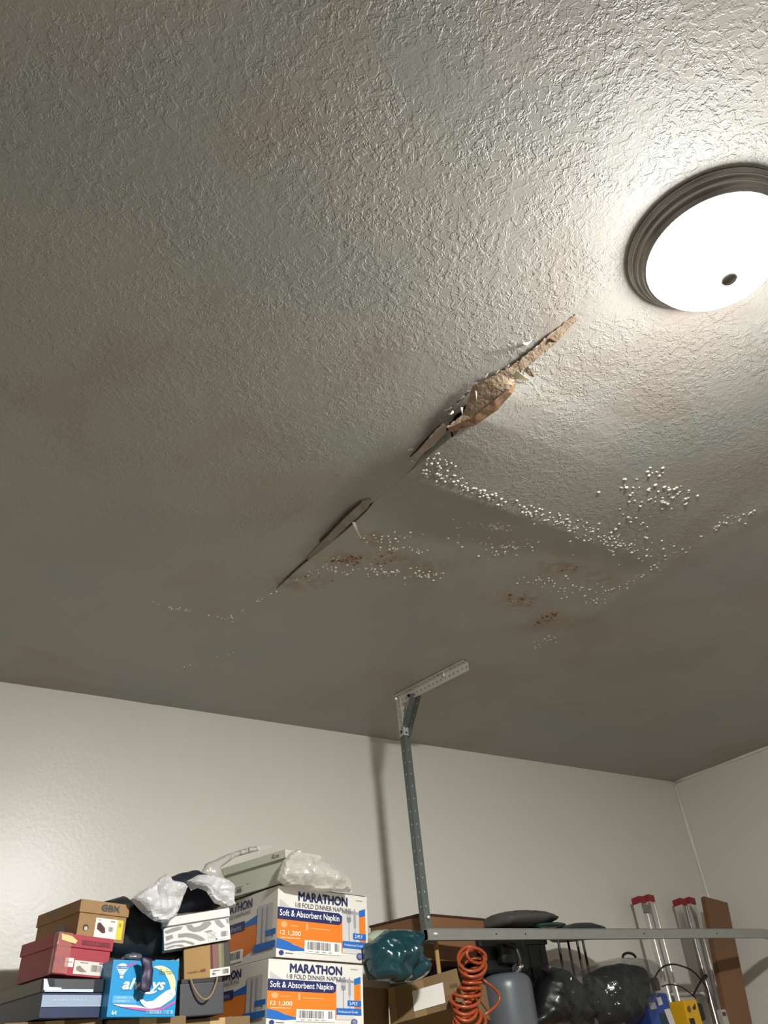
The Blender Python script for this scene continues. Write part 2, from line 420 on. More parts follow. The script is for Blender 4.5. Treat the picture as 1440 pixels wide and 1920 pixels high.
VV, FF, TA, ST, DP, n0 = [], [], [], [], [], 0
for (xs, fn, ed, sd) in ((xsL, sag_left, xl_edge, 'R'), (xsR, sag_right, xr_edge, 'L')):
    X, Y, Z = heightfield(xs, ys, fn, ed, sd)
    ny, nx = X.shape
    VV.append(np.stack([X, Y, Z], -1).reshape(-1, 3)); TA.append(texamp(X, Y).ravel()); ST.append(stain_val(X, Y).ravel()); DP.append(damp_val(X, Y).ravel())
    idx = np.arange(nx*ny).reshape(ny, nx)+n0
    FF.append(np.stack([idx[:-1, :-1], idx[1:, :-1], idx[1:, 1:], idx[:-1, 1:]], -1).reshape(-1, 4)); n0 += nx*ny
VV = np.concatenate(VV); FF = np.concatenate(FF)
me = bpy.data.meshes.new('ceiling'); me.vertices.add(len(VV)); me.vertices.foreach_set('co', VV.ravel().astype(np.float32))
me.loops.add(FF.size); me.polygons.add(len(FF)); me.loops.foreach_set('vertex_index', FF.ravel().astype(np.int32))
me.polygons.foreach_set('loop_start', (np.arange(len(FF))*4).astype(np.int32)); me.update(); me.validate()
for nm, arr in (('texture_depth', TA), ('rust_stain', ST), ('damp_ring', DP)):
    a = me.attributes.new(nm, 'FLOAT', 'POINT'); a.data.foreach_set('value', np.concatenate(arr).astype(np.float32))
ceil = link('ceiling', me, M_ceil, smooth=True); ceil['kind'] = 'structure'
ceil['label'] = 'sagging textured drywall ceiling with a split seam, blisters and rust spots'

M_gyp = pm('torn_drywall_paper', '#98856f', 0.85, var=0.35, vscale=55, bump=0.003, bscale=120)
M_gypd = pm('brown_drywall_backing_paper', '#7c5f45', 0.85, var=0.3, vscale=40, bump=0.001, bscale=90)
M_grey = pm('bare_grey_drywall_paper', '#8d8577', 0.85, var=0.15, vscale=50, bump=0.001, bscale=150)
M_flake = pm('paint_flake', '#e9e3d3', 0.5, var=0.05)
M_wood = pm('ceiling_joist_wood', '#3a2a1e', 0.9, var=0.3)
# drywall core seen along the broken edges, joist and void above
def edge_strip(name, fe, fs, y0, y1, mat, out, rise=.013, label=None):
    bm = bmesh.new(); prev = None
    for y in np.arange(y0, y1, .006):
        x = float(fe(y)); s = float(fs(np.array(x), np.array(y)))
        a = bm.verts.new((x+out*.0006, y, H-s-.0003)); b = bm.verts.new((x+out*(.0006+.002*math.sin(y*90)), y, H-s+rise))
        c = bm.verts.new((x-out*.03, y, H-s+rise)); q = (a, b, c)
        if prev:
            bm.faces.new((prev[0], q[0], q[1], prev[1])); bm.faces.new((prev[1], q[1], q[2], prev[2]))
        prev = q
    o = obj(name, bm, mat, ceil)
    if label: o['label'] = label
    return o
edge_strip('broken_edge', xr_edge, sag_right, .78, 1.14, M_gyp, -1, .014, 'torn tan drywall core along the sagging panel')
edge_strip('painted_edge', xr_edge, sag_right, 1.14, 2.1, pm('edge_paint', '#a8a499', .6), -1, .030)
edge_strip('broken_edge', xl_edge, sag_left, .90, 1.88, M_grey, 1, .012, 'grey edge of the panel left of the split')
bm = bmesh.new(); bx(bm, XC-.045, .3, H+.016, XC+.055, 2.6, H+.09); o = obj('joist', bm, M_wood, ceil); o['label'] = 'dark wooden joist inside the split'
bm = bmesh.new(); bx(bm, XL-.05, YF-.05, H+.2, XR+.05, YW+.05, H+.24); obj('upper_deck', bm, pm('attic_board', '#4a4036', 0.9), ceil)

def flap(name, pts, mat, label, curl=0.0, th=.0012):
    """torn sheet; pts = (px, py, depth below ceiling)"""
    bm = bmesh.new()
    P = [onz(a, b, H-c) for a, b, c in pts]
    prism(bm, P, Vector((0, 0, th)))
    o = obj(name, bm, mat, ceil); o['label'] = label; return o
def band(name, left, right, mat, label, n=60, jit=.0012, th=.001, seed=1, sub=1):
    """strip of torn paper between two polylines given as (px, py, depth)"""
    def samp(pl, t):
        q = t*(len(pl)-1); i = min(int(q), len(pl)-2); f = q-i
        a, b = pl[i], pl[i+1]; c = [a[k]+(b[k]-a[k])*f for k in range(3)]
        return onz(c[0], c[1], H-c[2])
    rn = random.Random(seed); bm = bmesh.new(); rows = []
    for i in range(n+1):
        t = i/n; A, B = samp(left, t), samp(right, t)
        e = (B-A).normalized() if (B-A).length > 1e-6 else Vector((1, 0, 0))
        A = A-e*rn.uniform(-jit, jit); B = B+e*rn.uniform(-jit, jit)
        row = []
        for k in range(5):
            p = A.lerp(B, k/4); p.z -= .0015*sn(p, 40, seed); row.append(p)
        rows.append(row)
    V0 = [[bm.verts.new(p) for p in r] for r in rows]; V1 = [[bm.verts.new(p+Vector((0, 0, th))) for p in r] for r in rows]
    for i in range(n):
        for k in range(4):
            bm.faces.new((V0[i][k], V0[i+1][k], V0[i+1][k+1], V0[i][k+1])); bm.faces.new((V1[i][k], V1[i][k+1], V1[i+1][k+1], V1[i+1][k]))
        bm.faces.new((V0[i][0], V1[i][0], V1[i+1][0], V0[i+1][0])); bm.faces.new((V0[i][4], V0[i+1][4], V1[i+1][4], V1[i][4]))
    o = obj(name, bm, mat, ceil); o['label'] = label; return o
band('torn_paper', [(1079, 590, .003), (1040, 620, .005), (1000, 655, .008), (975, 675, .010), (935, 700, .012)],
     [(1082, 600, .003), (1050, 636, .006), (1012, 668, .010), (985, 693, .014), (965, 716, .018)], M_gyp, 'thin strip of bared tan paper running up towards the lamp', jit=.003, seed=2)
band('torn_paper', [(935, 700, 0.018), (905, 715, 0.016), (888, 722, 0.012), (880, 745, 0.018), (868, 778, 0.030), (838, 800, 0.040)],
     [(966, 714, 0.030), (962, 722, 0.038), (955, 730, 0.042), (935, 752, 0.046), (890, 782, 0.047), (842, 806, 0.045)], M_gyp, 'wide piece of torn tan drywall hanging in the split', jit=.002, seed=3)
band('backing_paper', [(966, 714, 0.032), (950, 732, 0.042), (925, 752, 0.046), (890, 780, 0.048), (840, 803, 0.046)],
     [(968, 722, 0.032), (960, 738, 0.042), (934, 768, 0.046), (894, 796, 0.048), (843, 811, 0.046)], M_gypd, 'brown folded-back drywall paper below the split', jit=.0008, seed=4)
band('torn_paper', [(832, 793, 0.040), (815, 808, 0.038), (795, 832, 0.036), (775, 855, 0.034)],
     [(838, 800, 0.042), (836, 812, 0.041), (812, 836, 0.038), (783, 858, 0.035)], pm('paper_pinkish', '#a3978a', .8, var=.1), 'narrow strip of loose paper below the wide tear', jit=.0012, seed=5)
band('bare_strip', [(703, 931, .016), (678, 940, .016), (654, 962, .015), (636, 982, .014), (600, 1020, .010), (580, 1040, .006), (573, 1048, .004)],
     [(696, 938, .017), (690, 952, .017), (668, 972, .016), (652, 986, .015), (618, 1020, .011), (592, 1040, .007), (584, 1050, .004)], M_grey, 'long grey lens of bared drywall at the far end of the split', jit=.0008, seed=6)
flap('bare_patch', [(755, 890, .027), (762, 883, .027), (775, 886, .027), (773, 894, .027), (768, 898, .027), (758, 895, .027)], M_gypd, 'small bared brown spot right at the butt joint corner')
flap('bare_patch', [(712, 930, .018), (718, 925, .018), (726, 926, .018), (722, 932, .018), (716, 933, .018)], M_gypd, 'smallest bared brown spot on the split')
band('dark_crack', [(575, 1048, .012), (545, 1075, .008), (518, 1103, .005)], [(578, 1050, .012), (547, 1077, .008), (518, 1104, .005)], M_wood, 'hairline crack tapering off below the grey lens', n=14, jit=.0004, seed=7)
band('dark_crack', [(736, 912, .020), (722, 922, .019), (714, 930, .018)], [(738, 914, .020), (724, 924, .019), (715, 932, .018)], M_wood, 'short dark crack between the two bared spots', n=10, jit=.0004, seed=8)
band('dark_crack', [(833, 790, .033), (812, 808, .031), (790, 832, .030), (768, 856, .028)], [(834, 793, .033), (816, 810, .031), (793, 834, .030), (769, 858, .028)], M_wood, 'dark open slit left of the narrow loose strip', n=20, jit=.0006, seed=9)
band('dark_crack', [(676, 940, .0165), (650, 962, .016), (622, 990, .014), (598, 1014, .011)], [(679, 941, .0165), (655, 963, .016), (625, 992, .014), (600, 1017, .011)], M_wood, 'dark gap along the upper edge of the grey lens', n=20, jit=.0006, seed=10)
# curled flakes
def curl(label, p0, p1, width, r, seed=1, mat=None):
    a = onz(p0[0], p0[1], H-p0[2]); b = onz(p1[0], p1[1], H-p1[2]); bm = bmesh.new(); n = 10
    side_ = (b-a).normalized().cross(Vector((0, 0, 1))).normalized(); prev = None; rn = random.Random(seed)
    for i in range(n+1):
        t = i/n; c = a.lerp(b, t)+Vector((0, 0, -r*math.sin(t*math.pi)))
        wd = width*(1-.75*t)*rn.uniform(.85, 1.1)
        q = [bm.verts.new(c-side_*wd), bm.verts.new(c+side_*wd+Vector((0, 0, -r*.3))), bm.verts.new(c+side_*wd+Vector((0, 0, .0009-r*.3))), bm.verts.new(c-side_*wd+Vector((0, 0, .0009)))]
        if prev:
            for k in range(4): bm.faces.new((prev[k], q[k], q[(k+1) % 4], prev[(k+1) % 4]))
        else: bm.faces.new(q[::-1])
        prev = q
    bm.faces.new(prev)
    o = obj('paint_flake', bm, mat or M_flake, ceil); o['label'] = label
curl('white flake hanging like a thorn from the grey lens', (663, 979, .016), (677, 1009, .030), .0045, .004)
curl('white curl standing beside the upper split, casting a long shadow', (995, 641, .004), (981, 643, .020), .006, .004, 2)
curl('cream tab of paper curled down at the end of the wide tear', (965, 700, .018), (992, 712, .022), .012, .004, 3, pm('paper_cream', '#d8c9a6', .7, var=.15))
curl('tan scrap curling off right of the wide tear', (985, 690, .012), (1001, 706, .022), .010, .004, 4, M_gyp)
curl('brown scrap hooked beside the thin strip', (1030, 637, .006), (1044, 640, .014), .006, .003, 5, M_gypd)
curl('thin white sliver dangling over the wide tear', (892, 724, .010), (894, 754, .034), .0025, .003, 6)
curl('small white curl at the foot of the wide tear', (866, 764, .030), (867, 780, .036), .003, .003, 7)
curl('ring-shaped white curl beside the slit', (850, 771, .028), (841, 777, .031), .0035, .003, 8)
curl('tiny white hook on the split', (735, 903, .018), (740, 897, .024), .0025, .002, 9)
curl('light scrap of paint near the butt joint', (776, 884, .026), (772, 898, .028), .0018, .001, 10)
for i, (a, b) in enumerate((((905, 712), (915, 700)), ((925, 704), (936, 694)), ((948, 690), (955, 684)), ((1000, 655), (1008, 648)), ((835, 770), (846, 764)))):
    curl('small ragged paint edge along the upper split', (a[0], a[1], .008), (b[0], b[1], .012), .003, .002, 20+i)

# paint blisters and rust droplets (relief of the ceiling surface, uncountable)
def ceilz(x, y):
    f = sag_left if x < XC else sag_right
    return H-float(f(np.array(float(x)), np.array(float(y))))
def cap(bm, x, y, r, h, rn):
    z = ceilz(x, y)+.0006; n = 8; rings = []
    sx, sy = rn.uniform(.8, 1.3), rn.uniform(.8, 1.3)
    for rr, hh in ((1, 0), (.85, .45), (.5, .85)):
        rings.append([bm.verts.new((x+r*rr*sx*math.cos(2*math.pi*k/n), y+r*rr*sy*math.sin(2*math.pi*k/n), z-h*hh)) for k in range(n)])
    t = bm.verts.new((x, y, z-h))
    for a, b in zip(rings, rings[1:]):
        for k in range(n): bm.faces.new((a[k], b[k], b[(k+1) % n], a[(k+1) % n]))
    for k in range(n): bm.faces.new((rings[-1][k], t, rings[-1][(k+1) % n]))
def strew(bm, spots, hs, seed):
    rn = random.Random(seed)
    for (x0, y0, x1, y1, spread, n, r) in spots:
        for i in range(n):
            t = rn.random(); px = x0+(x1-x0)*t+rn.gauss(0, 1)*spread[0]; py = y0+(y1-y0)*t+rn.gauss(0, 1)*spread[1]
            p = onz(px, py, H-.012 if px > 780 and py < 1000 else H-.004)
            rr = r*rn.uniform(.5, 1.2); cap(bm, p.x, p.y, rr, rr*hs*rn.uniform(.7, 1.2), rn)
bm = bmesh.new()
strew(bm, [(615, 1070, 830, 1078, (8, 6), 85, .0042), (690, 1010, 770, 1005, (14, 5), 26, .004), (720, 1025, 800, 1035, (8, 5), 22, .004), (850, 1000, 940, 1030, (16, 12), 24, .0045),
           (930, 1035, 1000, 1012, (10, 8), 34, .0045), (792, 872, 1000, 958, (9, 5), 80, .0050), (1000, 955, 1170, 1020, (14, 7), 90, .0046), (790, 845, 850, 875, (14, 10), 50, .0042),
           (1150, 915, 1290, 935, (18, 15), 56, .0058), (1180, 960, 1215, 1000, (14, 10), 16, .0058), (1215, 885, 1240, 890, (8, 5), 8, .0058), (1060, 990, 1230, 1040, (22, 14), 60, .0045),
           (975, 1092, 1060, 1090, (8, 5), 26, .004), (1045, 1110, 1140, 1108, (10, 8), 28, .004), (1310, 1005, 1415, 965, (6, 6), 28, .0052), (1100, 1140, 1300, 1020, (6, 4), 40, .004),
           (1000, 1212, 1035, 1200, (7, 6), 18, .0035), (280, 1132, 430, 1163, (3, 2), 24, .0035), (430, 1165, 525, 1098, (3, 3), 16, .0038), (355, 1245, 420, 1225, (14, 6), 12, .0035), (560, 1088, 640, 1045, (8, 5), 26, .003),
           (905, 985, 965, 990, (14, 4), 40, .004)], .7, 11)
M_blis = pm('blistered_paint', '#d6d0c2', 0.42, var=0.04)
o = obj('paint_blisters', bm, M_blis, ceil, smooth=True); o['kind'] = 'stuff'
bm = bmesh.new()
strew(bm, [(612, 1055, 672, 1043, (5, 3), 20, 0.0055), (640, 1050, 675, 1050, (8, 4), 13, 0.0047), (700, 1055, 735, 1040, (10, 6), 11, 0.0044), (955, 1120, 1000, 1135, (6, 4), 18, 0.0047),
           (1005, 1168, 1042, 1153, (4, 3), 28, 0.0052), (1050, 1072, 1075, 1070, (10, 4), 10, 0.0047), (800, 1060, 830, 1060, (10, 5), 6, 0.0039), (560, 1075, 600, 1085, (12, 6), 7, 0.0034)], .5, 12)
o = obj('rust_droplets', bm, pm('rust_brown_drop', '#743c10', 0.35, var=0.3), ceil, smooth=True); o['kind'] = 'stuff'; o['label'] = 'brown rusty droplets in three clusters'

# ================================================================== LAMP
t = thing('ceiling_light', 'round flush-mount lamp with ribbed nickel ring and glowing dome', 'ceiling light', (LX, LY, H))
prof = [(.150, 0.003), (.174, 0.002), (.1765, -.003), (.1755, -.007), (.171, -.009), (.170, -.013), (.171, -.015), (.168, -.019), (.163, -.020), (.161, -.024), (.162, -.027), (.159, -.031), (.154, -.033), (.152, -.037), (.150, -.041), (.147, -.043), (.144, -.042), (.142, -.036), (.139, -.02), (.139, .003)]
bm = bmesh.new(); lathe(bm, prof, 96)
obj('trim_ring', bm, pm('brushed_nickel', '#8f8b86', 0.28, 1.0, var=0.05), t, smooth=True)
mg = bpy.data.materials.new('lit_opal_glass'); mg.use_nodes = True
b = mg.node_tree.nodes['Principled BSDF']; b.inputs['Base Color'].default_value = (.9, .88, .82, 1); b.inputs['Roughness'].default_value = .25
b.inputs['Emission Color'].default_value = DOME_COLOR+(1,)
nt = mg.node_tree; tc = nt.nodes.new('ShaderNodeTexCoord'); sp = nt.nodes.new('ShaderNodeSeparateXYZ'); nt.links.new(tc.outputs['Object'], sp.inputs[0])
mr_ = nt.nodes.new('ShaderNodeMapRange'); mr_.interpolation_type = 'SMOOTHSTEP'; mr_.inputs['From Min'].default_value = -.078; mr_.inputs['From Max'].default_value = -.118
mr_.inputs['To Min'].default_value = DOME_POWER*.045; mr_.inputs['To Max'].default_value = DOME_POWER   # glow cut towards the rim to limit light on the nearby ceiling
nt.links.new(sp.outputs['Z'], mr_.inputs['Value']); nt.links.new(mr_.outputs['Result'], b.inputs['Emission Strength'])
bm = bmesh.new(); lathe(bm, [(.143*math.cos(a)**.85, -.036-.083*math.sin(a)**1.05) for a in [i*math.pi/2/16 for i in range(17)]][:-1]+[(0, -.120)], 64)
obj('glass_dome', bm, mg, t, smooth=True)
bm = bmesh.new(); lathe(bm, [(0, -.117), (.018, -.117), (.0205, -.121), (.0195, -.126), (.013, -.130), (0, -.131)], 28)
obj('finial', bm, pm('brushed_nickel', '#8f8b86'), t, smooth=True)

# ================================================================== TRACK AND HANGER
M_galv = pm('galvanized_steel', '#a9aca8', 0.42, 0.75, var=0.12, vscale=30)
M_galvw = pm('pale_galvanized_steel', '#c9c8c0', 0.5, 0.45, var=0.08, vscale=30)
M_galvd = pm('dull_galvanized_steel', '#6f7674', 0.5, 0.6, var=0.12, vscale=30)
def plate(bm, p0, along, across, length, width, pitch=.0254, hole=.0055, th=.0018):
    """punched flat strip with real holes"""
    p0 = Vector(p0); a = Vector(along).normalized(); c = Vector(across).normalized(); n = max(1, round(length/pitch)); pit = length/n
    nr = a.cross(c).normalized()*th
    for i in range(n):
        O = p0+a*(pit*i); ce = O+a*(pit/2)+c*(width/2)
        out = [(0, 0), (.5, 0), (1, 0), (1, .5), (1, 1), (.5, 1), (0, 1), (0, .5)]
        ang = [225, 270, 315, 0, 45, 90, 135, 180]
        lay = []
        for s in (0, 1):
            lay.append(([bm.verts.new(O+a*(u*pit)+c*(v*width)+nr*s) for u, v in out], [bm.verts.new(ce+a*(hole*math.cos(R(g)))+c*(hole*math.sin(R(g)))+nr*s) for g in ang]))
        for k in range(8):
            j = (k+1) % 8
            for s in (0, 1): bm.faces.new((lay[s][0][k], lay[s][0][j], lay[s][1][j], lay[s][1][k]))
            bm.faces.new((lay[0][1][k], lay[0][1][j], lay[1][1][j], lay[1][1][k])); bm.faces.new((lay[0][0][k], lay[0][0][j], lay[1][0][j], lay[1][0][k]))
PX, PY = 2.112, 2.705            # corner under the ceiling
armend = Vector((2.168, 2.285, H-.003)); arm0 = Vector((PX, PY, H-.003)); ad = (armend-arm0).normalized(); asd = Vector((0, 0, 1)).cross(ad).normalized()
hang = thing('track_hanger', 'punched steel angle hanger bolted to the ceiling above the track', 'hanger bracket', (PX, PY, H))
def local(o, root):  # keep world shape while parenting to a placed root
    o.data.transform(root.matrix_world.inverted_safe() if False else Matrix.Translation(-root.location)); return o
bm = bmesh.new(); plate(bm, arm0, ad, -asd, (armend-arm0).length, .034); plate(bm, arm0, ad, (0, 0, -1), (armend-arm0).length, .038)
local(obj('ceiling_arm', bm, M_galvw, hang), hang)
dn = Vector((0, 0, -1))
bm = bmesh.new(); plate(bm, arm0+Vector((-.002, -.002, -.002)), dn, (1, 0, 0), .178, .030); plate(bm, arm0+Vector((-.002, -.002, -.002)), dn, (0, 1, 0), .178, .030)
local(obj('upper_angle', bm, M_galvw, hang), hang)
pz1 = 1.905
bm = bmesh.new(); plate(bm, arm0+Vector((.004, .004, -.165)), dn, (1, 0, 0), H-.165-pz1, .030, hole=.0035, pitch=.0508); plate(bm, arm0+Vector((.004, .004, -.165)), dn, (0, 1, 0), H-.165-pz1, .030, hole=.0035, pitch=.0508)
local(obj('post', bm, M_galvd, hang), hang)
bA = arm0+ad*.115+Vector((0, 0, -.034)); bB = arm0+Vector((.020, 0, -.176)); bd = (bB-bA).normalized(); bs = Vector((0, 0, 1)).cross(bd).cross(bd).normalized()
bm = bmesh.new(); plate(bm, bA-bs*.018+Vector((.006, 0, 0)), bd, bs, (bB-bA).length, .036, hole=.004); plate(bm, bA-bs*.018+Vector((.006, 0, 0)), bd, bd.cross(bs), (bB-bA).length, .030, hole=.004)
local(obj('brace', bm, M_galvd, hang), hang)
def bolt(parent, p, d, r=.006, mat=None):
    bm = bmesh.new(); p = Vector(p); d = Vector(d); cyl(bm, p, p+d*.006, r, n=6); cyl(bm, p, p+d*.012, r*.5, n=8)
    local(obj('bolt', bm, mat or pm('zinc_bolt', '#e8e6dd', .3, .4), parent), parent)
bolt(hang, arm0+Vector((-.020, .004, -.012)), (-.3, -.9, -.2)); bolt(hang, arm0+ad*.285+asd*-.006+Vector((0, 0, -.004)), (0, -.3, -1))
bolt(hang, arm0+ad*.065+Vector((-.004, -.002, -.02)), (-1, 0, 0), .007, pm('dark_bolt', '#2b2a28', .5, .5)); bolt(hang, (PX+.018, PY-.002, 1.99), (-.2, -1, 0))
bolt(hang, arm0+Vector((-.008, 0, -.165)), (-1, 0, 0), .004, pm('dark_bolt', '#2b2a28'))
# the door track: C channel with a curve down at the door end
trk = thing('door_track', 'horizontal galvanized overhead-door track bolted to the hanging post', 'door track', (2.10, 2.675, 1.94))
TZ = 1.926; path = [Vector((2.095, 2.67, TZ))]+[Vector((x, 2.67, TZ)) for x in np.arange(2.3, 4.2, .2)]
cc = Vector((4.30, 2.67, TZ-.33))
for i in range(0, 10): a = R(90-10*i); path.append(Vector((cc.x+.33*math.cos(a), 2.67, cc.z+.33*math.sin(a))))
path.append(Vector((4.63, 2.67, 0.02)))
cprof = [(a*.74, b) for a, b in ((-.026, 0), (-.026, .024), (-.020, .024), (-.020, .004), (.018, .004), (.024, .010), (.026, .024), (.030, .024), (.030, .004), (.026, -.002), (.022, -.003))]
bm = bmesh.new(); rings = []
for i, p in enumerate(path):
    d = (path[min(i+1, len(path)-1)]-path[max(i-1, 0)]).normalized(); yv = Vector((0, -1, 0)); nv = yv.cross(d).normalized()
    if nv.z < 0 and i < 5: nv = -nv
    nv = d.cross(yv).normalized(); 
    if i == 0: sgn = 1 if nv.z > 0 else -1
    nv = nv*sgn
    rings.append([bm.verts.new(p+nv*a+Vector((0, b, 0))) for a, b in cprof])
m_ = len(cprof)
for a, b in zip(rings, rings[1:]):
    for k in range(m_): bm.faces.new((a[k], a[(k+1) % m_], b[(k+1) % m_], b[k]))
f0 = bm.faces.new(rings[0]); f1 = bm.faces.new(rings[-1][::-1]); bmesh.ops.triangulate(bm, faces=[f0, f1])
local(obj('rail', bm, M_galv, trk), trk)
bolt(trk, (2.13, 2.668, 1.926), (0, -1, 0), .006)
for x in (2.44, 2.60, 3.35, 3.9):
    bm = bmesh.new(); cyl(bm, (x, 2.6695, TZ), (x, 2.6665, TZ), .003, n=8); local(obj('rivet', bm, pm('dark_bolt', '#2b2a28'), trk), trk)

# ================================================================== SHELF UNIT under the pile (mostly below the frame)
shz = 1.40
def rack(label, x0, x1, y0, y1):
    t = thing('storage_rack', label, 'shelf', (x0, y0, 0)); w_, d_ = x1-x0, y1-y0
    for z in (.3, .85, shz-.03):
        bm = bmesh.new(); bx(bm, 0, 0, z, w_, d_, z+.03, bev=.004); obj('shelf_board', bm, pm('particle_board', '#9c8260', .8, var=.2), t)
    for x in (0, w_-.04):
        for y in (0, d_-.04):
            bm = bmesh.new(); beam(bm, (x, y, 0), (x, y, shz), (1, 0, 0), [(0, 0), (.04, 0), (.04, .003), (.003, .003), (.003, .04), (0, .04)]); obj('upright', bm, M_rack, t)
M_rack = pm('rack_grey', '#55575a', .5, .3)
rack('steel storage rack under the pile of shoeboxes and napkin cases', .3, 2.1, 2.4, 3.16)
rack('steel storage rack under the compressor and wrapped bags', 2.12, 3.98, 2.4, 2.87)

# ================================================================== BOXES
def root_box(name, label, cat, fr, group=None):
    m, W, Hh = fr; t = thing(name, label, cat, mat3=m, group=group); return t, W, Hh
def plain_box(t, W, D, Hh, mat, bev=.0015, name='box_body'):
    bm = bmesh.new(); bx(bm, 0, 0, 0, W, D, Hh, bev=bev); return obj(name, bm, mat, t)
def shoebox(t, W, D, Hh, lid, mb, ml, over=.004, lid_shift=0.0):
    bm = bmesh.new(); bx(bm, over, over, 0, W-over, D-over, Hh-lid*.3, bev=.0012); b = obj('box_body', bm, mb, t)
    bm = bmesh.new(); bx(bm, 0, lid_shift, Hh-lid, W, D+lid_shift, Hh, bev=.0015); l = obj('lid', bm, ml, t)
    return b, l
K1 = pm('kraft_board', '#9a7850', .75, var=.08, vscale=25); K2 = pm('kraft_board_dark', '#77603f', .8, var=.12, vscale=12); K3 = pm('kraft_board_tan', '#a5834f', .75, var=.06)

# filler boxes that carry the visible pile
def carrier(x0, x1, y0, y1, z1, label):
    o = thing('cardboard_box', label, 'box', (x0, y0, shz))
    bm = bmesh.new(); bx(bm, 0, 0, 0, x1-x0, y1-y0, z1-shz, bev=.003); obj('box_body', bm, K2, o)
    bm = bmesh.new(); bx(bm, (x1-x0)/2-.025, -.0008, z1-shz-.07, (x1-x0)/2+.025, .002, z1-shz-.001); obj('packing_tape', bm, pm('tape_tan', '#b59a6a', .3), o)
    return o

# -- kraft shoebox, topmost left
t, W, Hh = root_box('shoebox', 'kraft shoebox with maroon shoe on its white and yellow label, top left', 'shoebox', frame((153, 1685), (244, 1697), (143, 1760), 2.60, 2.63), 'shoeboxes in the left pile')
b, l = shoebox(t, W, .27, Hh, Hh*.33, K1, K1)
p = front(W, Hh, 0.0); p.text('GBX', .42, .07, .80, .25, '#3c3c3a', 1, bold=.012); p.rect(.44, .12, .78, .20, '#5b5448', 0); p.done('printed_name', l)
p = front(W, Hh, .004); p.rect(.36, .42, .92, .92, '#e6e2da', 0); p.rect(.80, .42, .92, .92, '#d8c832', 1)
p.poly([(.40, .56), (.45, .53), (.56, .66), (.58, .78), (.52, .80), (.40, .70)], '#4a2226', 1); p.bars(.63, .62, .73, .74, '#8a8a86', 1, 14); p.rect(.66, .46, .75, .50, '#99958c', 1); p.rect(.40, .46, .46, .48, '#99958c', 1)
p.text('8', .83, .5, .88, .6, '#8a7a20', 2); p.done('size_label', b, 'white and yellow size label')
p = front(W, Hh, .004); p.ell(.18, .70, .055, .085, '#2c2118', 0); p.ell(.185, .72, .035, .055, '#b9b2a8', 1); p.done('finger_hole', b)
p = side(.27, Hh, 0.0); p.ell(.35, .08, .12, .07, '#5e5a4c', 0, a0=180, a1=360); p.done('printed_dot', l)
p = side(.27, Hh, .004); p.ell(.60, .66, .12, .16, '#66614f', 0); p.done('printed_dot', b)
# -- red shoebox
t, W, Hh = root_box('shoebox', 'battered red shoebox patched with shiny tape, under the kraft one', 'shoebox', frame((112, 1748), (214, 1761), (103, 1826), 2.57, 2.61), 'shoeboxes in the left pile')
MR = pm('red_board', '#a33a45', .45, var=.12, vscale=20)
b, l = shoebox(t, W, .21, Hh, Hh*.32, MR, MR)
p = front(W, Hh, 0.0); p.rect(.42, .12, .95, .24, '#6e1f28', 0); p.bars(.43, .14, .94, .22, '#8d3a3f', 1, 16); p.done('printed_name', l)
p = front(W, Hh, .004); p.rect(.36, .62, .93, .95, '#d9d2c9', 0); p.bars(.66, .70, .86, .86, '#77726c', 1, 18); p.poly([(.40, .78), (.46, .74), (.55, .84), (.60, .88), (.50, .90), (.41, .86)], '#8b8077', 1); p.rect(.46, .65, .60, .68, '#9b948b', 1); p.rect(.80, .635, .92, .665, '#5b5650', 1)
p.rect(.19, .58, .34, .80, '#e2ddd6', 1); p.rect(.21, .67, .32, .70, '#a7a09a', 2); p.done('size_label', b, 'white size labels')
p = front(W, Hh, .002); p.ell(.10, .66, .045, .08, '#6b3f8f', 2); p.done('sticker', b, 'purple round sticker')
bm = bmesh.new()
for (u0, u1, z0, z1) in ((.0, .24, Hh*.02, Hh*1.0),):
    bx(bm, W*u0-.002, -.0018, z0, W*u1, .02, z1+.002, bev=.0015)
o = obj('clear_tape', bm, pm('clear_tape_shiny', '#c98a80', .15, alpha=.45, coat=.5, var=.3, vscale=40, bump=.004, bscale=50), t)
p = front(W, Hh, -.002); p.poly([(.03, .03), (.22, .06), (.33, .16), (.30, .24), (.05, .18)], '#e0c483', 0); p.done('torn_tape', t, 'yellowed torn tape')
# -- navy shoebox
t, W, Hh = root_box('shoebox', 'navy shoebox with a pale blue stripe at the bottom left of the pile', 'shoebox', frame((82, 1834), (200, 1836), (72, 1909), 2.55, 2.58), 'shoeboxes in the left pile')
zn = t.location.z; MN = pm('navy_board', '#1b2a4c', .5, var=.08); MG = pm('charcoal_board', '#3a3d3b', .6, var=.1)
b, l = shoebox(t, W, .28, Hh, Hh*.35, MN, pm('navy_lid', '#20242c', .35))
p = front(W, Hh, 0.0); p.rect(.16, .02, .80, .26, '#45474a', 0); p.rect(.04, .27, .80, .345, '#c4ccd4', 0); p.poly([(.0, .02), (.05, .02), (.10, .22), (.30, .24), (.26, .30), (.02, .30)], '#d5d9dc', 1); p.poly([(.05, .0), (.16, .0), (.18, .20), (.10, .22)], '#0d0f16', 2); p.done('printed_lid_band', l)
p = front(W, Hh, .004); p.rect(.03, .42, .97, .70, '#93a2b8', 0); p.rect(.03, .70, .97, .715, '#c0c8d2', 1)
for k in range(9): p.rect(.20+.06*k, .52, .24+.06*k, .56, '#a7b2c2', 1)
p.done('printed_stripe', b, 'pale blue printed stripe')
p = side(.28, Hh, 0.0); p.rect(.02, .0, .98, .33, '#6d675b', 0); p.done('side_paper', l)
p = side(.272, Hh, .004, y=.004); p.rect(.0, .36, 1.0, 1.0, '#3e4342', 0); p.done('side_paper', b)
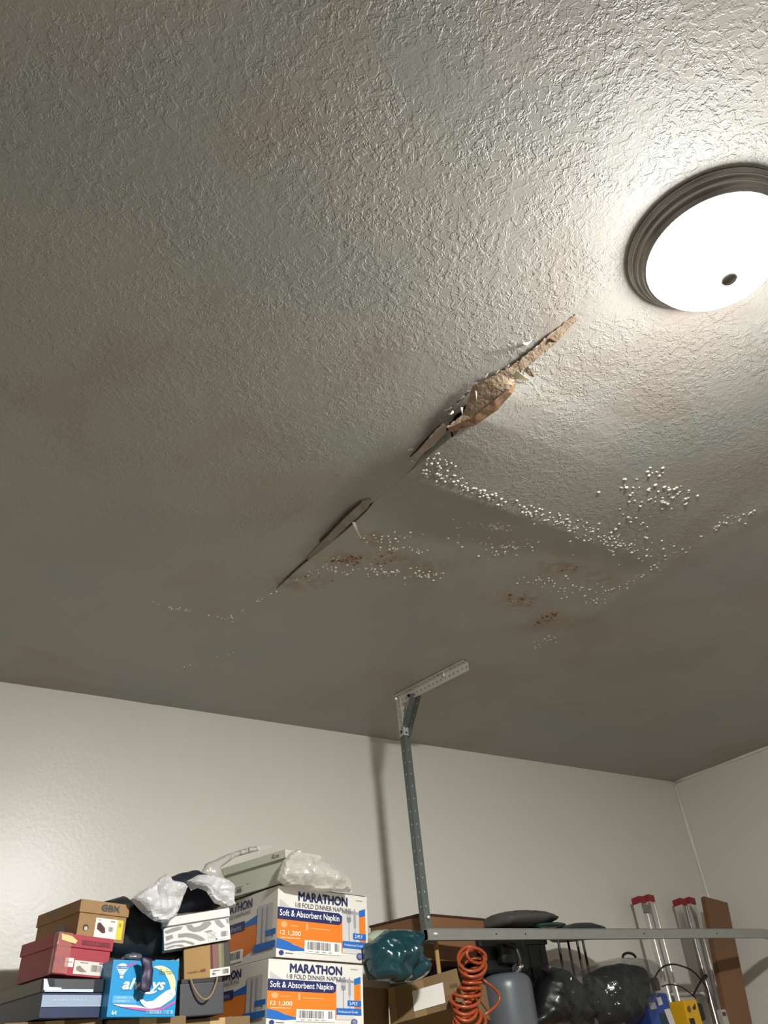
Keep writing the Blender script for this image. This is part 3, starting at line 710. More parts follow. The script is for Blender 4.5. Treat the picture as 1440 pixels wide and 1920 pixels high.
# -- blue pad carton
t, W, Hh = root_box('pad_carton', 'bright blue carton of sanitary pads with white always lettering', 'carton', frame((213, 1799), (336, 1804), (194, 1907), 2.54, 2.56))
za = t.location.z; MB = pm('blue_carton', '#1d8dc4', .35, var=.05, vscale=8)
b = plain_box(t, W, .22, Hh, MB)
p = front(W, Hh, 0.0)
p.ell(.14, .14, .085, .075, '#cfe3f1', 1); p.rect(.065, .11, .215, .165, '#2b62a8', 2); p.bars(.08, .122, .20, .153, '#a9c4e6', 3, 8)
p.poly([(.075, .19), (.205, .19), (.165, .27), (.115, .27)], '#c3dcee', 1); p.rect(.12, .285, .165, .33, '#e6eef4', 1)
p.poly([(.20, .10), (.26, .05), (.36, .02), (.30, .09), (.22, .14)], '#8b5aa8', 1)
def arc(p, cu, cv, ru, rv, w0, a0, a1, c, l, n=18):
    o_, i_ = [], []
    for k in range(n+1):
        a = R(a0+(a1-a0)*k/n); s = math.sin(math.pi*k/n)**.6; o_.append((cu+ru*math.cos(a), cv-rv*math.sin(a))); i_.append((cu+(ru-w0*s-.004)*math.cos(a), cv-(rv-w0*s-.004)*math.sin(a)))
    for k in range(n): p.poly([o_[k], o_[k+1], i_[k+1], i_[k]], c, l)
arc(p, .70, .44, .27, .36, .11, 112, -30, '#efe6a6', 1)
p.text('FlexFoam', .70, .14, .92, .24, '#6b7a52', 3, shear=.2)
p.heavy('always', .17, .33, .80, .58, '#eef3f6', 3, .006, .3)
arc(p, .56, .50, .14, .10, .03, 200, 340, '#eef3f6', 2)
p.poly([(.44, .70), (.48, .69), (.54, .735), (.64, .72), (.74, .62), (.82, .545), (.90, .50), (.965, .53), (.975, .60), (.93, .68), (.84, .76), (.76, .83), (.62, .86), (.52, .82), (.47, .76)], '#ece6dc', 4)
p.poly([(.86, .58), (.90, .56), (.93, .58), (.92, .62), (.90, .60), (.875, .60)], '#c7bfb2', 5)
p.rect(.05, .63, .40, .77, '#4d9fd0', 1); p.bars(.07, .65, .38, .685, '#9ac7e3', 2, 18); p.bars(.07, .71, .30, .745, '#9ac7e3', 2, 14)
p.poly([(.06, .79), (.20, .815), (.40, .82), (.62, .86), (.80, .84), (.99, .70), (.99, .75), (.80, .88), (.55, .90), (.30, .86)], '#b65aa0', 2)
p.poly([(.06, .78), (.40, .795), (.62, .86), (.40, .835), (.18, .825)], '#dcecf5', 3)
p.text('64', .06, .89, .13, .965, '#d7e9f4', 3, bold=.012); p.bars(.56, .88, .96, .95, '#8fc3e2', 3, 20)
p.done('printed_front', b)
bm = bmesh.new(); bx(bm, W*.62, .0, Hh-.001, W*1.0, .10, Hh+.004); obj('flap', bm, MB, t)
# -- dark pouch hanging over the carton
o = pillow('hanging_pouch', [(262, 1796), (270, 1793), (284, 1797), (287, 1820), (285, 1845), (281, 1858), (270, 1862), (262, 1855), (264, 1835), (267, 1815)], 2.515, .012, pm('dark_floral_cloth', '#2a2440', .5, var=.7, vscale=120), fold=.004, step=.006, seed=4)
tag(o, 'narrow dark purple speckled pouch dangling over the blue carton', 'pouch')
o = pillow('small_plastic_bag', [(228, 1797), (235, 1790), (252, 1785), (264, 1788), (268, 1797), (262, 1803), (240, 1803)], 2.56, .03, pm('grey_film', '#5a6064', .25, var=.3, alpha=.8), fold=.004, step=.007, seed=6)
tag(o, 'small crumpled grey plastic bag on top of the blue carton', 'bag')
# -- black gift bag with rope handle
m, W, Hh = frame((338, 1845), (420, 1840), (335, 1908), 2.60, 2.60)
t = thing('gift_bag', 'charcoal paper gift bag with tan rope handle beside the blue carton', 'bag', mat3=m)
zg = t.location.z; bm = bmesh.new(); bx(bm, 0, 0, 0, W, .12, Hh, bev=.003); obj('bag_body', bm, pm('charcoal_paper', '#3b3a3d', .5, var=.15), t)
bm = bmesh.new(); bx(bm, 0.004, .002, Hh-.001, W-.004, .11, Hh+.012, bev=.002); obj('bag_rim', bm, pm('black_paper', '#121213', .5), t)
bm = bmesh.new(); tube(bm, [(W*(.20+.62*k/16), -.008-.012*math.sin(math.pi*k/16), Hh+.012-.058*math.sin(math.pi*k/16)**.8) for k in range(17)], .0028, 7); obj('rope_handle', bm, pm('tan_rope', '#8a7458', .8), t)
# -- kraft box with stripes
t, W, Hh = root_box('shoebox', 'small kraft shoebox with a band of coloured stripes above the gift bag', 'shoebox', frame((343, 1777), (430, 1765), (345, 1841), 2.66, 2.61), 'shoeboxes in the left pile')
b = plain_box(t, W, .28, Hh, pm('dark_box_edge', '#2b211b', .7))
p = front(W, Hh, 0.0); p.rect(.02, .03, .58, .98, K3, 0); p.rect(.58, .03, .63, .75, '#4a1f22', 0); p.rect(.63, .03, .70, .75, '#8a4a4c', 0); p.rect(.70, .03, .76, .75, '#6b5a40', 0); p.rect(.76, .03, .82, .75, '#87805a', 0); p.rect(.82, .03, .87, .75, '#6b6a48', 0); p.rect(.87, .03, .99, .75, '#35302a', 0)
p.rect(.56, .75, .99, .99, '#dedad2', 1); p.bars(.82, .80, .96, .94, '#55504a', 2, 10); p.rect(.62, .80, .78, .83, '#77716a', 2); p.poly([(.60, .88), (.64, .86), (.70, .92), (.62, .93)], '#6e675e', 2)
p.bars(.08, .74, .42, .79, '#5a2f1c', 1, 18); p.poly([(.36, .72), (.46, .70), (.48, .78), (.40, .80)], '#7d3b22', 2); p.done('printed_front', b)
# -- white swirl box
t, W, Hh = root_box('shoebox', 'white shoebox printed with grey swirls, under the white plastic bag', 'shoebox', frame((304, 1722), (430, 1702), (304, 1783), 2.66, 2.60), 'shoeboxes in the left pile')
MW = pm('white_board', '#dcd9d2', .5, var=.03)
b, l = shoebox(t, W, .31, Hh, Hh*.27, MW, MW, .003)
p = front(W, Hh, .003)
p.rect(.02, .28, .98, .31, '#55534f', 1)
G = '#8b8984'
for pts in ([(.02, .42), (.12, .36), (.20, .34), (.30, .35), (.26, .44), (.16, .47), (.06, .50)], [(.34, .34), (.42, .33), (.46, .44), (.54, .42), (.60, .33), (.70, .33), (.72, .42), (.64, .54), (.54, .60), (.44, .58), (.38, .50)],
            [(.04, .58), (.14, .55), (.15, .66), (.05, .72)], [(.22, .56), (.36, .58), (.48, .66), (.58, .80), (.62, .90), (.54, .90), (.44, .78), (.34, .70), (.22, .68)], [(.76, .33), (.84, .33), (.88, .46), (.92, .58), (.86, .60), (.80, .48)], [(.93, .34), (.98, .34), (.98, .50), (.95, .48)],
            [(.02, .80), (.16, .76), (.30, .78), (.42, .88), (.46, .97), (.42, .97), (.32, .86), (.18, .82), (.04, .86)], [(.03, .92), (.14, .88), (.26, .90), (.32, .98), (.28, .98), (.18, .93), (.05, .97)], [(.60, .62), (.70, .60), (.74, .66), (.66, .70)]):
    p.poly(pts, G, 0)
p.rect(.66, .68, .98, .95, '#e4e1da', 2)
p.bars(.84, .71, .95, .88, '#55534f', 3, 14); 
for k in range(5): p.rect(.68, .71+.04*k, .78-.01*(k % 3), .725+.04*k, '#77746e', 3)
p.ell(.775, .92, .016, .022, '#1c1c1c', 3); p.done('printed_front', b)
# -- dark clothes / bag between the stacks, on top and behind
o = pillow('dark_fabric_bag', [(196, 1690), (232, 1680), (262, 1700), (305, 1716), (340, 1735), (345, 1790), (330, 1800), (240, 1800), (205, 1795), (190, 1750)], 2.76, .12, pm('black_nylon', '#1d2122', .55, var=.3), fold=.010, seed=8)
tag(o, 'black nylon bag stuffed between the kraft shoebox and the swirl box', 'bag')
o = pillow('dark_garment', [(240, 1690), (270, 1672), (305, 1652), (335, 1638), (365, 1632), (395, 1645), (425, 1660), (432, 1690), (400, 1706), (350, 1712), (300, 1716), (255, 1706)], 2.74, .14, pm('navy_cloth', '#161a2a', .8, var=.3), fold=.012, seed=9)
tag(o, 'dark navy garment poking out of the white plastic bags', 'garment')
MWB = pm('white_film_bag', '#c4c3c1', .4, var=.08)
o = pillow('white_plastic_bag', [(245, 1686), (262, 1672), (283, 1660), (300, 1645), (312, 1638), (322, 1650), (345, 1655), (352, 1662), (345, 1680), (338, 1700), (330, 1718), (312, 1730), (290, 1728), (268, 1712)], 2.60, .09, MWB, fold=.036, ff=11, seed=10, step=.007, smooth=False, creases=.3)
tag(o, 'white crumpled plastic bag drooping beside the kraft shoebox lid', 'bag', 'white plastic bags on the left pile')
o = pillow('white_plastic_bag', [(350, 1652), (372, 1640), (400, 1640), (430, 1650), (442, 1662), (438, 1682), (442, 1700), (425, 1704), (402, 1692), (388, 1672), (372, 1664), (358, 1670)], 2.61, .08, MWB, fold=.034, ff=12, seed=13, step=.007, smooth=False, creases=.3)
tag(o, 'white crumpled plastic bag on the swirl-printed shoebox', 'bag', 'white plastic bags on the left pile')

carrier(.60, .86, 2.60, 2.92, zn-.003, 'tan cardboard box carrying the navy shoebox, almost below the frame')
carrier(.87, 1.10, 2.585, 2.86, za-.003, 'tan cardboard box carrying the blue carton')
carrier(1.11, 1.33, 2.63, 2.86, zg-.003, 'tan cardboard box carrying the charcoal gift bag')
# -- napkin cases
def napkin_case(fr, label, D=.40):
    t, W, Hh = root_box('napkin_case', label, 'carton', fr, 'napkin cases')
    b = plain_box(t, W, D, Hh, pm('white_case_board', '#d9d5cb', .5, var=.03), .002)
    NB, BL, OR = '#20295c', '#1f66b4', '#e07a22'
    p = front(W, Hh)
    p.poly([(.02, .19), (.13, .29), (.25, .37), (.02, .345)], '#bcbab8', 0)
    p.poly([(.0, .36), (.68, .345), (.72, .36), (.72, .87), (.30, .88), (.16, .80), (0, .74)], OR, 0)
    p.poly([(.0, .74), (.10, .77), (.18, .82), (.30, .865), (.30, .885), (.16, .90), (.0, .875)], BL, 1)
    p.rect(.70, .25, .895, .875, '#c9c7c4', 1); p.poly([(.70, .25), (.80, .23), (.895, .27), (.895, .30), (.70, .30)], '#c9c7c4', 1)
    p.poly([(.895, .235), (.97, .19), (.97, .30), (.895, .33)], BL, 1); p.rect(.895, .30, .97, .74, OR, 0)
    p.poly([(.0, .305), (.66, .305), (.70, .345), (.69, .45), (.66, .475), (.0, .475)], NB, 2)
    p.text('Soft & Absorbent Napkin', .02, .335, .665, .455, '#f0eee8', 3, bold=.008)
    p.heavy('MARATHON', .215, .055, .76, .185, NB, 2, .0035)
    p.text('1/8 FOLD DINNER NAPKINS', .185, .215, .80, .285, '#4a4c60', 2)
    p.ell(.07, .545, .035, .045, '#f0a46c', 1); p.rect(.13, .55, .22, .56, '#f3b684', 1); p.rect(.30, .50, .325, .60, '#f0a46c', 1); p.rect(.35, .56, .56, .57, '#f3b684', 1)
    p.text('12 1,200', .03, .625, .245, .70, '#fbe3d0', 2, bold=.012); p.rect(.03, .72, .235, .732, '#f6c9a6', 1)
    p.rect(.285, .735, .685, .915, '#ebe8e1', 3); p.bars(.31, .755, .46, .865, '#57565c', 4, 22, 3); p.bars(.46, .755, .565, .865, '#57565c', 4, 16, 9); p.bars(.61, .755, .665, .865, '#57565c', 4, 8, 5)
    for k in range(4): p.rect(.33+.07*k, .885, .37+.07*k, .898, '#98968f', 4)
    # fork and knife
    F = '#86868a'
    for k in range(4): p.rect(.752+.014*k, .27, .757+.014*k, .36, F, 2)
    p.poly([(.750, .35), (.802, .35), (.798, .41), (.782, .43), (.770, .43), (.754, .41)], F, 2); p.rect(.770, .42, .783, .78, '#a3a3a6', 2)
    p.poly([(.83, .26), (.845, .20), (.858, .28), (.858, .50), (.83, .50)], '#9a9a9e', 2); p.rect(.836, .50, .852, .80, '#b0b0b2', 2)
    p.rect(.82, .575, .97, .665, BL, 3); p.text('2-PLY', .84, .595, .93, .645, '#e9edf3', 4, bold=.008)
    p.rect(.70, .70, .97, .80, BL, 3); p.text('Professional Grade', .72, .735, .93, .770, '#dfe7f2', 4)
    p.ell(.05, .935, .025, .035, '#2d3f7a', 1); p.rect(.09, .93, .17, .942, '#6b6d80', 1); p.ell(.89, .905, .035, .05, '#515a86', 4); p.ell(.89, .905, .022, .03, '#7c83a4', 5)
    p.rect(.86, .07, .94, .085, '#a5a4a1', 1)
    p.done('printed_front', b)
    p = side(D, Hh)
    p.poly([(0, .42), (.70, .42), (.70, .80), (.5, .88), (0, .90)], OR, 0); p.poly([(.42, .42), (.70, .33), (.70, .46), (.42, .46)], BL, 1)
    p.rect(.70, .22, .93, .80, '#b9b7b4', 2); p.rect(.77, .26, .79, .76, '#8f8f92', 3); p.rect(.84, .26, .865, .76, '#9d9da0', 3)
    p.rect(.0, .36, .50, .50, NB, 2); p.text('Absorbent', .04, .395, .45, .475, '#9fa4bd', 3)
    p.heavy('MARATHON', .02, .06, .60, .19, NB, 2, .0035); p.text('1/8 FOLD NAPKINS', .05, .22, .58, .28, '#4a4c60', 2)
    p.rect(.84, .60, .99, .68, BL, 4); p.rect(.66, .76, .99, .86, BL, 4); p.rect(.1, .76, .5, .93, '#ebe8e1', 3); p.bars(.13, .78, .46, .89, '#57565c', 4, 26, 4)
    p.done('printed_side', b)
    bm = bmesh.new(); bx(bm, W*.02, .004, Hh-.0005, W*.98, D-.004, Hh+.003); obj('top_flap', bm, pm('dark_flap', '#4c3b33', .8), t)
    return t
fr1 = frame((522, 1660), (688, 1682), (510, 1794), 2.62, 2.66)
napkin_case(fr1, 'orange and white dinner napkin case, upper of the two stacked')
fr2 = frame((504, 1797), (680, 1810), (486, 1925), 2.60, 2.64)
napkin_case(fr2, 'orange and white dinner napkin case, lower one cut off by the frame')

# -- pale green shoebox tilted on the napkin case
A = onz(535, 1592, 2.185); B = onz(410, 1630, 2.185); X = (A-B); D_ = X.length
m4 = Matrix(); yv = (B-A).normalized(); zv = Vector((0, 0, 1)); xv = yv.cross(zv).normalized()
m4 = Matrix((xv, yv, zv)).transposed().to_4x4(); m4.translation = A-zv*.105
t = thing('shoebox', 'pale green shoebox with its lid ajar on top of the pile', 'shoebox', mat3=m4)
MGn = pm('pale_green_board', '#c3c6b4', .6, var=.03)
b, l = shoebox(t, .19, D_, .105, .028, MGn, MGn, .010, 0)
p = side(D_, .105); p.text('Ros', .80, .06, .92, .20, '#6f6a62', 1, shear=.4); p.done('printed_name', l)
p = side(D_-.02, .105, .010, y=.01); p.rect(.22, .74, .34, .76, '#8c897f', 1); p.rect(.24, .80, .32, .92, '#6d6a62', 1); p.rect(.40, .70, .44, .72, '#8c897f', 1); p.done('size_label', b)
MC = pm('clear_film', '#cfcbc2', .25, var=.05, alpha=.62, coat=.2)
o = pillow('clear_plastic_bag', [(520, 1650), (530, 1615), (545, 1598), (560, 1592), (575, 1600), (600, 1612), (630, 1626), (655, 1650), (660, 1672), (600, 1672), (540, 1664)], 2.59, .10, MC, fold=.034, ff=10, seed=21, smooth=False, creases=.4, step=.008)
tag(o, 'clear crumpled plastic bag on top of the upper napkin case', 'bag')
o = pillow('clear_plastic_bag', [(375, 1640), (385, 1620), (408, 1610), (430, 1600), (470, 1588), (495, 1586), (515, 1588), (480, 1596), (440, 1608), (415, 1626), (425, 1655), (400, 1660)], 2.90, .05, MC, fold=.008, ff=15, seed=22)
tag(o, 'thin clear plastic bag clinging behind the pale green shoebox', 'bag')

# ---- right part of the shelf
t, W, Hh = root_box('carton', 'kraft carton with a blank white sheet taped to its face', 'box', frame((727, 1853), (856, 1815), (722, 1925), 2.86, 2.60, 2.86))
plain_box(t, W, .26, Hh, K2, .003)
for u0, u1, v0 in ((0, .10, 0), (.35, .52, .05), (.72, .85, .65)):
    p = front(W, Hh); p.rect(u0, v0, u1, 1, '#8f7550' if u0 < .5 else '#705a3d', 0); p.done('packing_tape', t)
p = front(W, Hh); p.text('ES8', .88, .40, .98, .50, '#4b3a27', 1, bold=.008); p.done('printed_text', t)
bm = bmesh.new(); fsh = front(W, Hh); P = [fsh.P(u, v, 2) for u, v in ((.35, .28), (.79, .28), (.79, .83), (.35, .83))]; prism(bm, P, Vector((0, -.0012, 0))); o = obj('paper_sheet', bm, pm('white_sheet', '#dedad2', .6, var=.03), t); o['label'] = 'blank white paper sheet'
t, W, Hh = root_box('carton', 'kraft carton behind, its face beside the napkin cases', 'box', frame((676, 1850), (728, 1853), (672, 1925), 2.88, 2.88))
plain_box(t, W, .2, Hh, K2, .003)
MT = pm('teal_film_bag', '#0c343b', .24, var=.4, vscale=22, coat=.35)
o = pillow('teal_plastic_bag', [(684, 1770), (700, 1762), (722, 1744), (748, 1742), (778, 1744), (789, 1752), (787, 1772), (784, 1785), (795, 1800), (803, 1818), (795, 1832), (775, 1842), (748, 1847), (720, 1842), (700, 1838), (692, 1820), (686, 1800)], 2.62, .16, MT, fold=.034, ff=9, seed=31)
tag(o, 'shiny teal plastic bag slumped between the napkin cases and the kraft carton', 'bag')
o = pillow('green_cushion', [(684, 1755), (700, 1745), (725, 1742), (745, 1748), (748, 1768), (690, 1776)], 2.86, .06, pm('pale_green_foam', '#a9b39a', .8), fold=.002, seed=32)
tag(o, 'pale green soft pad peeking out behind the teal bag', 'cushion')
# brown open carton behind the post
t, W, Hh = root_box('carton', 'brown carton with dark rim lying behind the steel post', 'box', frame((790, 1714), (906, 1724), (793, 1800), 2.78, 2.84))
MBr = pm('brown_carton', '#7a5636', .75, var=.1); 
bm = bmesh.new(); bx(bm, 0, 0, 0, W, .30, Hh, bev=.002); obj('box_body', bm, MBr, t)
bm = bmesh.new(); bx(bm, -.004, -.004, Hh-.004, W+.004, .304, Hh+.004, bev=.001); obj('lid', bm, pm('dark_rim', '#3f1f17', .6), t)
# added black crates that fill the dark space behind and carry it
def crate(x0, x1, y0, y1, z0, z1, label, mat):
    o = thing('filler_crate', label, 'crate', (x0, y0, z0)); w_, d_, h_ = x1-x0, y1-y0, z1-z0
    bm = bmesh.new(); bx(bm, 0, 0, 0, w_, d_, h_, bev=.006); obj('crate_body', bm, mat, o)
    bm = bmesh.new(); bx(bm, -.008, -.008, h_-.02, w_+.008, d_+.008, h_, bev=.004); obj('rim', bm, mat, o)
    for k in range(5):
        bm = bmesh.new(); bx(bm, w_*(k+.5)/5-.006, -.006, .02, w_*(k+.5)/5+.006, .0, h_-.02, bev=.002); obj('rib', bm, mat, o)
    return o
MBk = pm('black_plastic', '#101112', .45, var=.2)
# wooden stick
t = bmesh.new(); cyl(t, (0, 0, 0), (0, 0, .19), .0085); o = obj('wooden_stick', t, pm('pale_stick', '#a58252', .7)); a_ = at(822, 1812, 2.74); o.location = (a_.x, a_.y, a_.z-.10); tag(o, 'short pale wooden stick standing behind the kraft carton', 'stick')

# -- orange coiled air hose
bm = bmesh.new(); pts = []; Yh = 2.57; n = 420
for i in range(n):
    s = i/(n-1); cpx = 880+8*math.sin(s*7); cpy = 1792+s*138; c = at(cpx, cpy, Yh)
    a = s*2*math.pi*13; rr = (.046+.010*math.sin(s*15))*(1.15 if s > .55 else 1)
    tl = .45+.35*math.sin(s*9+1)
    pts.append(c+Vector((rr*math.cos(a), rr*.7*math.sin(a), rr*tl*math.sin(a+.6))))
tube(bm, pts, .0062, 8)
hose = obj('air_hose', bm, pm('orange_hose', '#96401e', .35, var=.12, coat=.3), smooth=True); tag(hose, 'orange coiled air hose hanging in front of the grey tank', 'hose')
bm = bmesh.new(); tube(bm, [at(900, 1832, 2.58)]+[at(903+34*math.sin(k/12*math.pi), 1836+k/12*70, 2.56) for k in range(1, 12)]+[at(900, 1912, 2.58)], .005, 8)
tube(bm, [at(893+18*math.cos(k/20*2*math.pi), 1792+14*math.sin(k/20*2*math.pi)+4*math.cos(k/20*2*math.pi), 2.55) for k in range(21)], .006, 8)
obj('loose_loop', bm, pm('orange_hose', '#d4541c'), hose, smooth=True)
# -- air tank
c = at(950, 1860, 2.83); t = thing('air_compressor', 'small grey tank compressor with black pump behind the orange hose', 'compressor', (c.x, c.y, shz))
zt = at(950, 1826, 2.83).z-shz; r_ = .108
bm = bmesh.new(); lathe(bm, [(0, .03), (r_*.7, .04), (r_*.95, .07), (r_, .11)]+[(r_, zt-.06)]+[(r_*(1-.5*(k/6)**2.4), zt-.06+.06*math.sin(k/6*math.pi/2)) for k in range(1, 7)]+[(0, zt+.002)], 48)
obj('tank', bm, pm('grey_enamel', '#585b60', .35, var=.06), t, smooth=True)
bm = bmesh.new(); bx(bm, .03, -.06, zt-.01, .045, -.02, zt+.035, bev=.004); obj('bracket', bm, pm('grey_enamel', '#6d7076'), t)
bm = bmesh.new(); cyl(bm, (.0, -.07, zt-.005), (.018, -.10, zt+.022), .010); obj('fitting', bm, pm('chrome', '#e6e4de', .12, 1), t, smooth=True)
bm = bmesh.new(); bx(bm, -.13, -.02, zt+.0, .13, .16, zt+.16, bev=.015); bx(bm, -.05, -.06, zt+.03, .06, 0, zt+.11, bev=.02); obj('pump', bm, MBk, t)
bm = bmesh.new(); tube(bm, [(-.02, -.06, zt+.10), (.01, -.09, zt+.08), (.02, -.09, zt+.04), (.01, -.08, zt+.01)], .008); obj('pipe', bm, pm('dark_pipe', '#3c3f42', .4, .5), t, smooth=True)
for sx in (-1, 1):
    bm = bmesh.new(); cyl(bm, (sx*.07, 0, 0), (sx*.07, 0, .06), .012); obj('foot', bm, MBk, t)
# -- added black crates standing in for the dark space behind
crate(2.24, 2.50, 2.97, 3.15, 0, 1.885, 'added black crate standing in for the dark space under the brown carton', MBk)
x0, x1 = at(868, 1790, 2.98).x, at(1022, 1760, 2.98).x
crate(x0+.14, x1-.005, 2.98, 3.16, 0, at(1020, 1762, 2.98).z, 'added tall black crate standing in for the dark space behind the compressor', MBk)
# -- domed dark items on top
def dome(name, label, cat, pts, Y, th, mat, seed): 
    o = pillow(name, pts, Y, th, mat, fold=.001, ff=8, seed=seed, creases=.2); tag(o, label, cat); return o
dome('fabric_case', 'dark grey domed fabric case lying above the steel track', 'case', [(921, 1737), (922, 1716), (945, 1710), (966, 1707), (1000, 1710), (1020, 1717), (1036, 1727), (1034, 1730), (1018, 1732), (995, 1742), (930, 1745)], 2.92, .22, pm('dark_grey_case', '#4a4843', .7, var=.1), 41)
t = bmesh.new(); c = at(1022, 1738, 2.90); lathe(t, [(0, .0), (.12, .004), (.14, .016), (.135, .019), (.11, .010), (0, .008)], 40); o = obj('glass_dish', t, pm('green_glass', '#24463d', .08, var=.2, coat=.5), smooth=True); o.location = (c.x, c.y+.06, c.z-.012); tag(o, 'shallow dark green glass dish beside the domed case', 'dish')
# black stool : seat at track level, legs below
sc = at(1078, 1752, 2.95); t = thing('folding_stool', 'round black stool with thin legs half hidden by the track', 'stool', (sc.x, 2.93, shz)); sh = sc.z-shz+.012
bm = bmesh.new(); lathe(bm, [(0, sh-.035), (.13, sh-.03), (.145, sh-.018), (.13, sh), (.08, sh+.022), (0, sh+.034)], 48); obj('seat', bm, pm('dark_seat', '#2e302f', .5, var=.1), t, smooth=True)
for (px_, yy) in ((1052, -.05), (1087, -.10), (1098, -.06), (1070, .06)):
    xx = at(px_, 1790, 2.93+yy).x-sc.x
    bm = bmesh.new(); cyl(bm, (xx, yy, sh-.03), (xx*1.15, yy*1.1, 0), .0055); obj('leg', bm, MBk, t)
# -- black garment bag & plastic wrapped items
MBB = pm('black_film_bag', '#0d0f10', .4, var=.3, coat=.2)
o = pillow('black_bag', [(990, 1925), (1003, 1880), (1012, 1840), (1020, 1822), (1035, 1812), (1055, 1818), (1078, 1842), (1090, 1870), (1100, 1900), (1108, 1925)], 2.78, .18, MBB, fold=.012, seed=51, base=shz)
tag(o, 'large black bag leaning between the compressor and wrapped bundle', 'bag')
MCD = pm('smoky_film', '#3a3c3a', .16, var=.3, vscale=14, alpha=.30, coat=.5, bump=.006, bscale=22)
o = pillow('clear_plastic_bag', [(1015, 1815), (1040, 1798), (1070, 1802), (1098, 1822), (1120, 1850), (1136, 1875), (1132, 1895), (1112, 1906), (1095, 1925), (1075, 1925), (1060, 1880), (1035, 1830)], 2.72, .10, MCD, fold=.028, ff=9, seed=52)
tag(o, 'hazy clear plastic bag draped over the large black bag', 'bag')
t0 = pillow('wrapped_bundle', [(1098, 1828), (1130, 1812), (1165, 1806), (1200, 1812), (1212, 1835), (1210, 1870), (1195, 1900), (1170, 1918), (1140, 1925), (1118, 1905), (1104, 1870)], 2.80, .15, pm('dark_bundle', '#1a1e20', .6, var=.3), fold=.012, seed=53)
tag(t0, 'dark bundle inside clear plastic, right of the large black bag', 'bundle')
o = pillow('clear_plastic_bag', [(1090, 1820), (1120, 1804), (1160, 1795), (1200, 1797), (1215, 1808), (1224, 1830), (1222, 1860), (1210, 1885), (1192, 1912), (1170, 1930), (1110, 1930), (1098, 1880)], 2.77, .26, MCD, fold=.032, ff=9, seed=54)
tag(o, 'glossy clear plastic bag wrapped around the dark bundle', 'bag')
bm = bmesh.new(); a = at(1180, 1796, 2.78); tube(bm, [a+Vector((.0+.045*math.cos(k/10*math.pi), 0, .02*math.sin(k/10*math.pi))) for k in range(11)], .006, 6)
o = obj('cord', bm, MBk, smooth=True); tag(o, 'black cord poking out on top of the clear plastic bundle', 'cord')
# ---- blue tool bag, yellow tool, cable
t = thing('tool_case', 'blue tool case with white paper labels right of the bundle', 'case', (at(1240, 1900, 2.86).x-.11, 2.84, shz))
l0 = t.location
zt = at(1245, 1862, 2.86).z-shz
bm = bmesh.new(); bx(bm, 0, 0, 0, .165, .16, zt, bev=.012); obj('case_body', bm, pm('royal_blue_plastic', '#26418c', .45, var=.25, vscale=20), t)
p = front(.165, zt, 0.0); p.poly([(.45, .06), (.66, .05), (.68, .15), (.48, .165)], '#c9c7c4', 1); p.poly([(.06, .12), (.36, .12), (.38, .20), (.10, .21)], '#a7abb5', 1); p.poly([(.66, .22), (.92, .21), (.99, .42), (.75, .45)], '#cdcac6', 2); p.rect(.42, .26, .68, .6, '#20323a', 0); p.done('paper_label', t, 'white paper labels')
t = thing('yellow_power_tool', 'yellow and black power tool beside the blue case', 'tool', (at(1298, 1900, 2.86).x-.055, 2.85, shz)); zt = at(1300, 1874, 2.86).z-shz
bm = bmesh.new(); bx(bm, 0, 0, 0, .105, .10, zt, bev=.010); obj('housing', bm, pm('tool_yellow', '#d9a514', .4, var=.08), t)
p = front(.105, zt); p.poly([(.10, .12), (.30, .08), (.38, .15), (.28, .2), (.12, .18)], '#6a4a22', 1); p.poly([(.50, .13), (.78, .06), (.75, .14), (.6, .17)], '#2a1d10', 1); p.rect(.05, .28, .42, .8, '#1b1712', 0); p.done('vents', t)
bm = bmesh.new(); bx(bm, .105, .01, zt-.09, .155, .09, zt-.015, bev=.014); obj('battery', bm, MBk, t)
bm = bmesh.new(); pp = [(1228, 1868), (1226, 1845), (1232, 1825), (1245, 1812), (1262, 1808), (1280, 1812), (1298, 1820), (1312, 1834), (1324, 1850), (1329, 1868), (1328, 1880)]
def smoothpath(pp, Y, k=5):
    P = [at(a, b, Y) for a, b in pp]; out = []
    for i in range(len(P)-1):
        p0, p1, p2, p3 = P[max(i-1, 0)], P[i], P[i+1], P[min(i+2, len(P)-1)]
        for j in range(k):
            t = j/k; out.append(.5*((2*p1)+(p2-p0)*t+(2*p0-5*p1+4*p2-p3)*t*t+(3*p1-p0-3*p2+p3)*t**3))
    out.append(P[-1]); return out
tube(bm, smoothpath(pp, 2.87), .0042, 8); tube(bm, smoothpath([(1240, 1850), (1256, 1846), (1276, 1850), (1294, 1862), (1305, 1872)], 2.875), .0030, 6)
cab = obj('cable', bm, MBk, smooth=True); tag(cab, 'black cable looping up behind the yellow tool', 'cable')
bm = bmesh.new(); tube(bm, smoothpath([(1300, 1866), (1308, 1850), (1316, 1838), (1324, 1830)], 2.865), lambda t: .005+.010*max(0, t-.45), 8); obj('plug', bm, MBk, cab, smooth=True)
bm = bmesh.new(); a = at(1228, 1842, 2.87); bx(bm, a.x-.015, a.y-.015, a.z-.035, a.x+.015, a.y+.015, a.z+.02, bev=.008); obj('handle_grip', bm, MBk, cab)
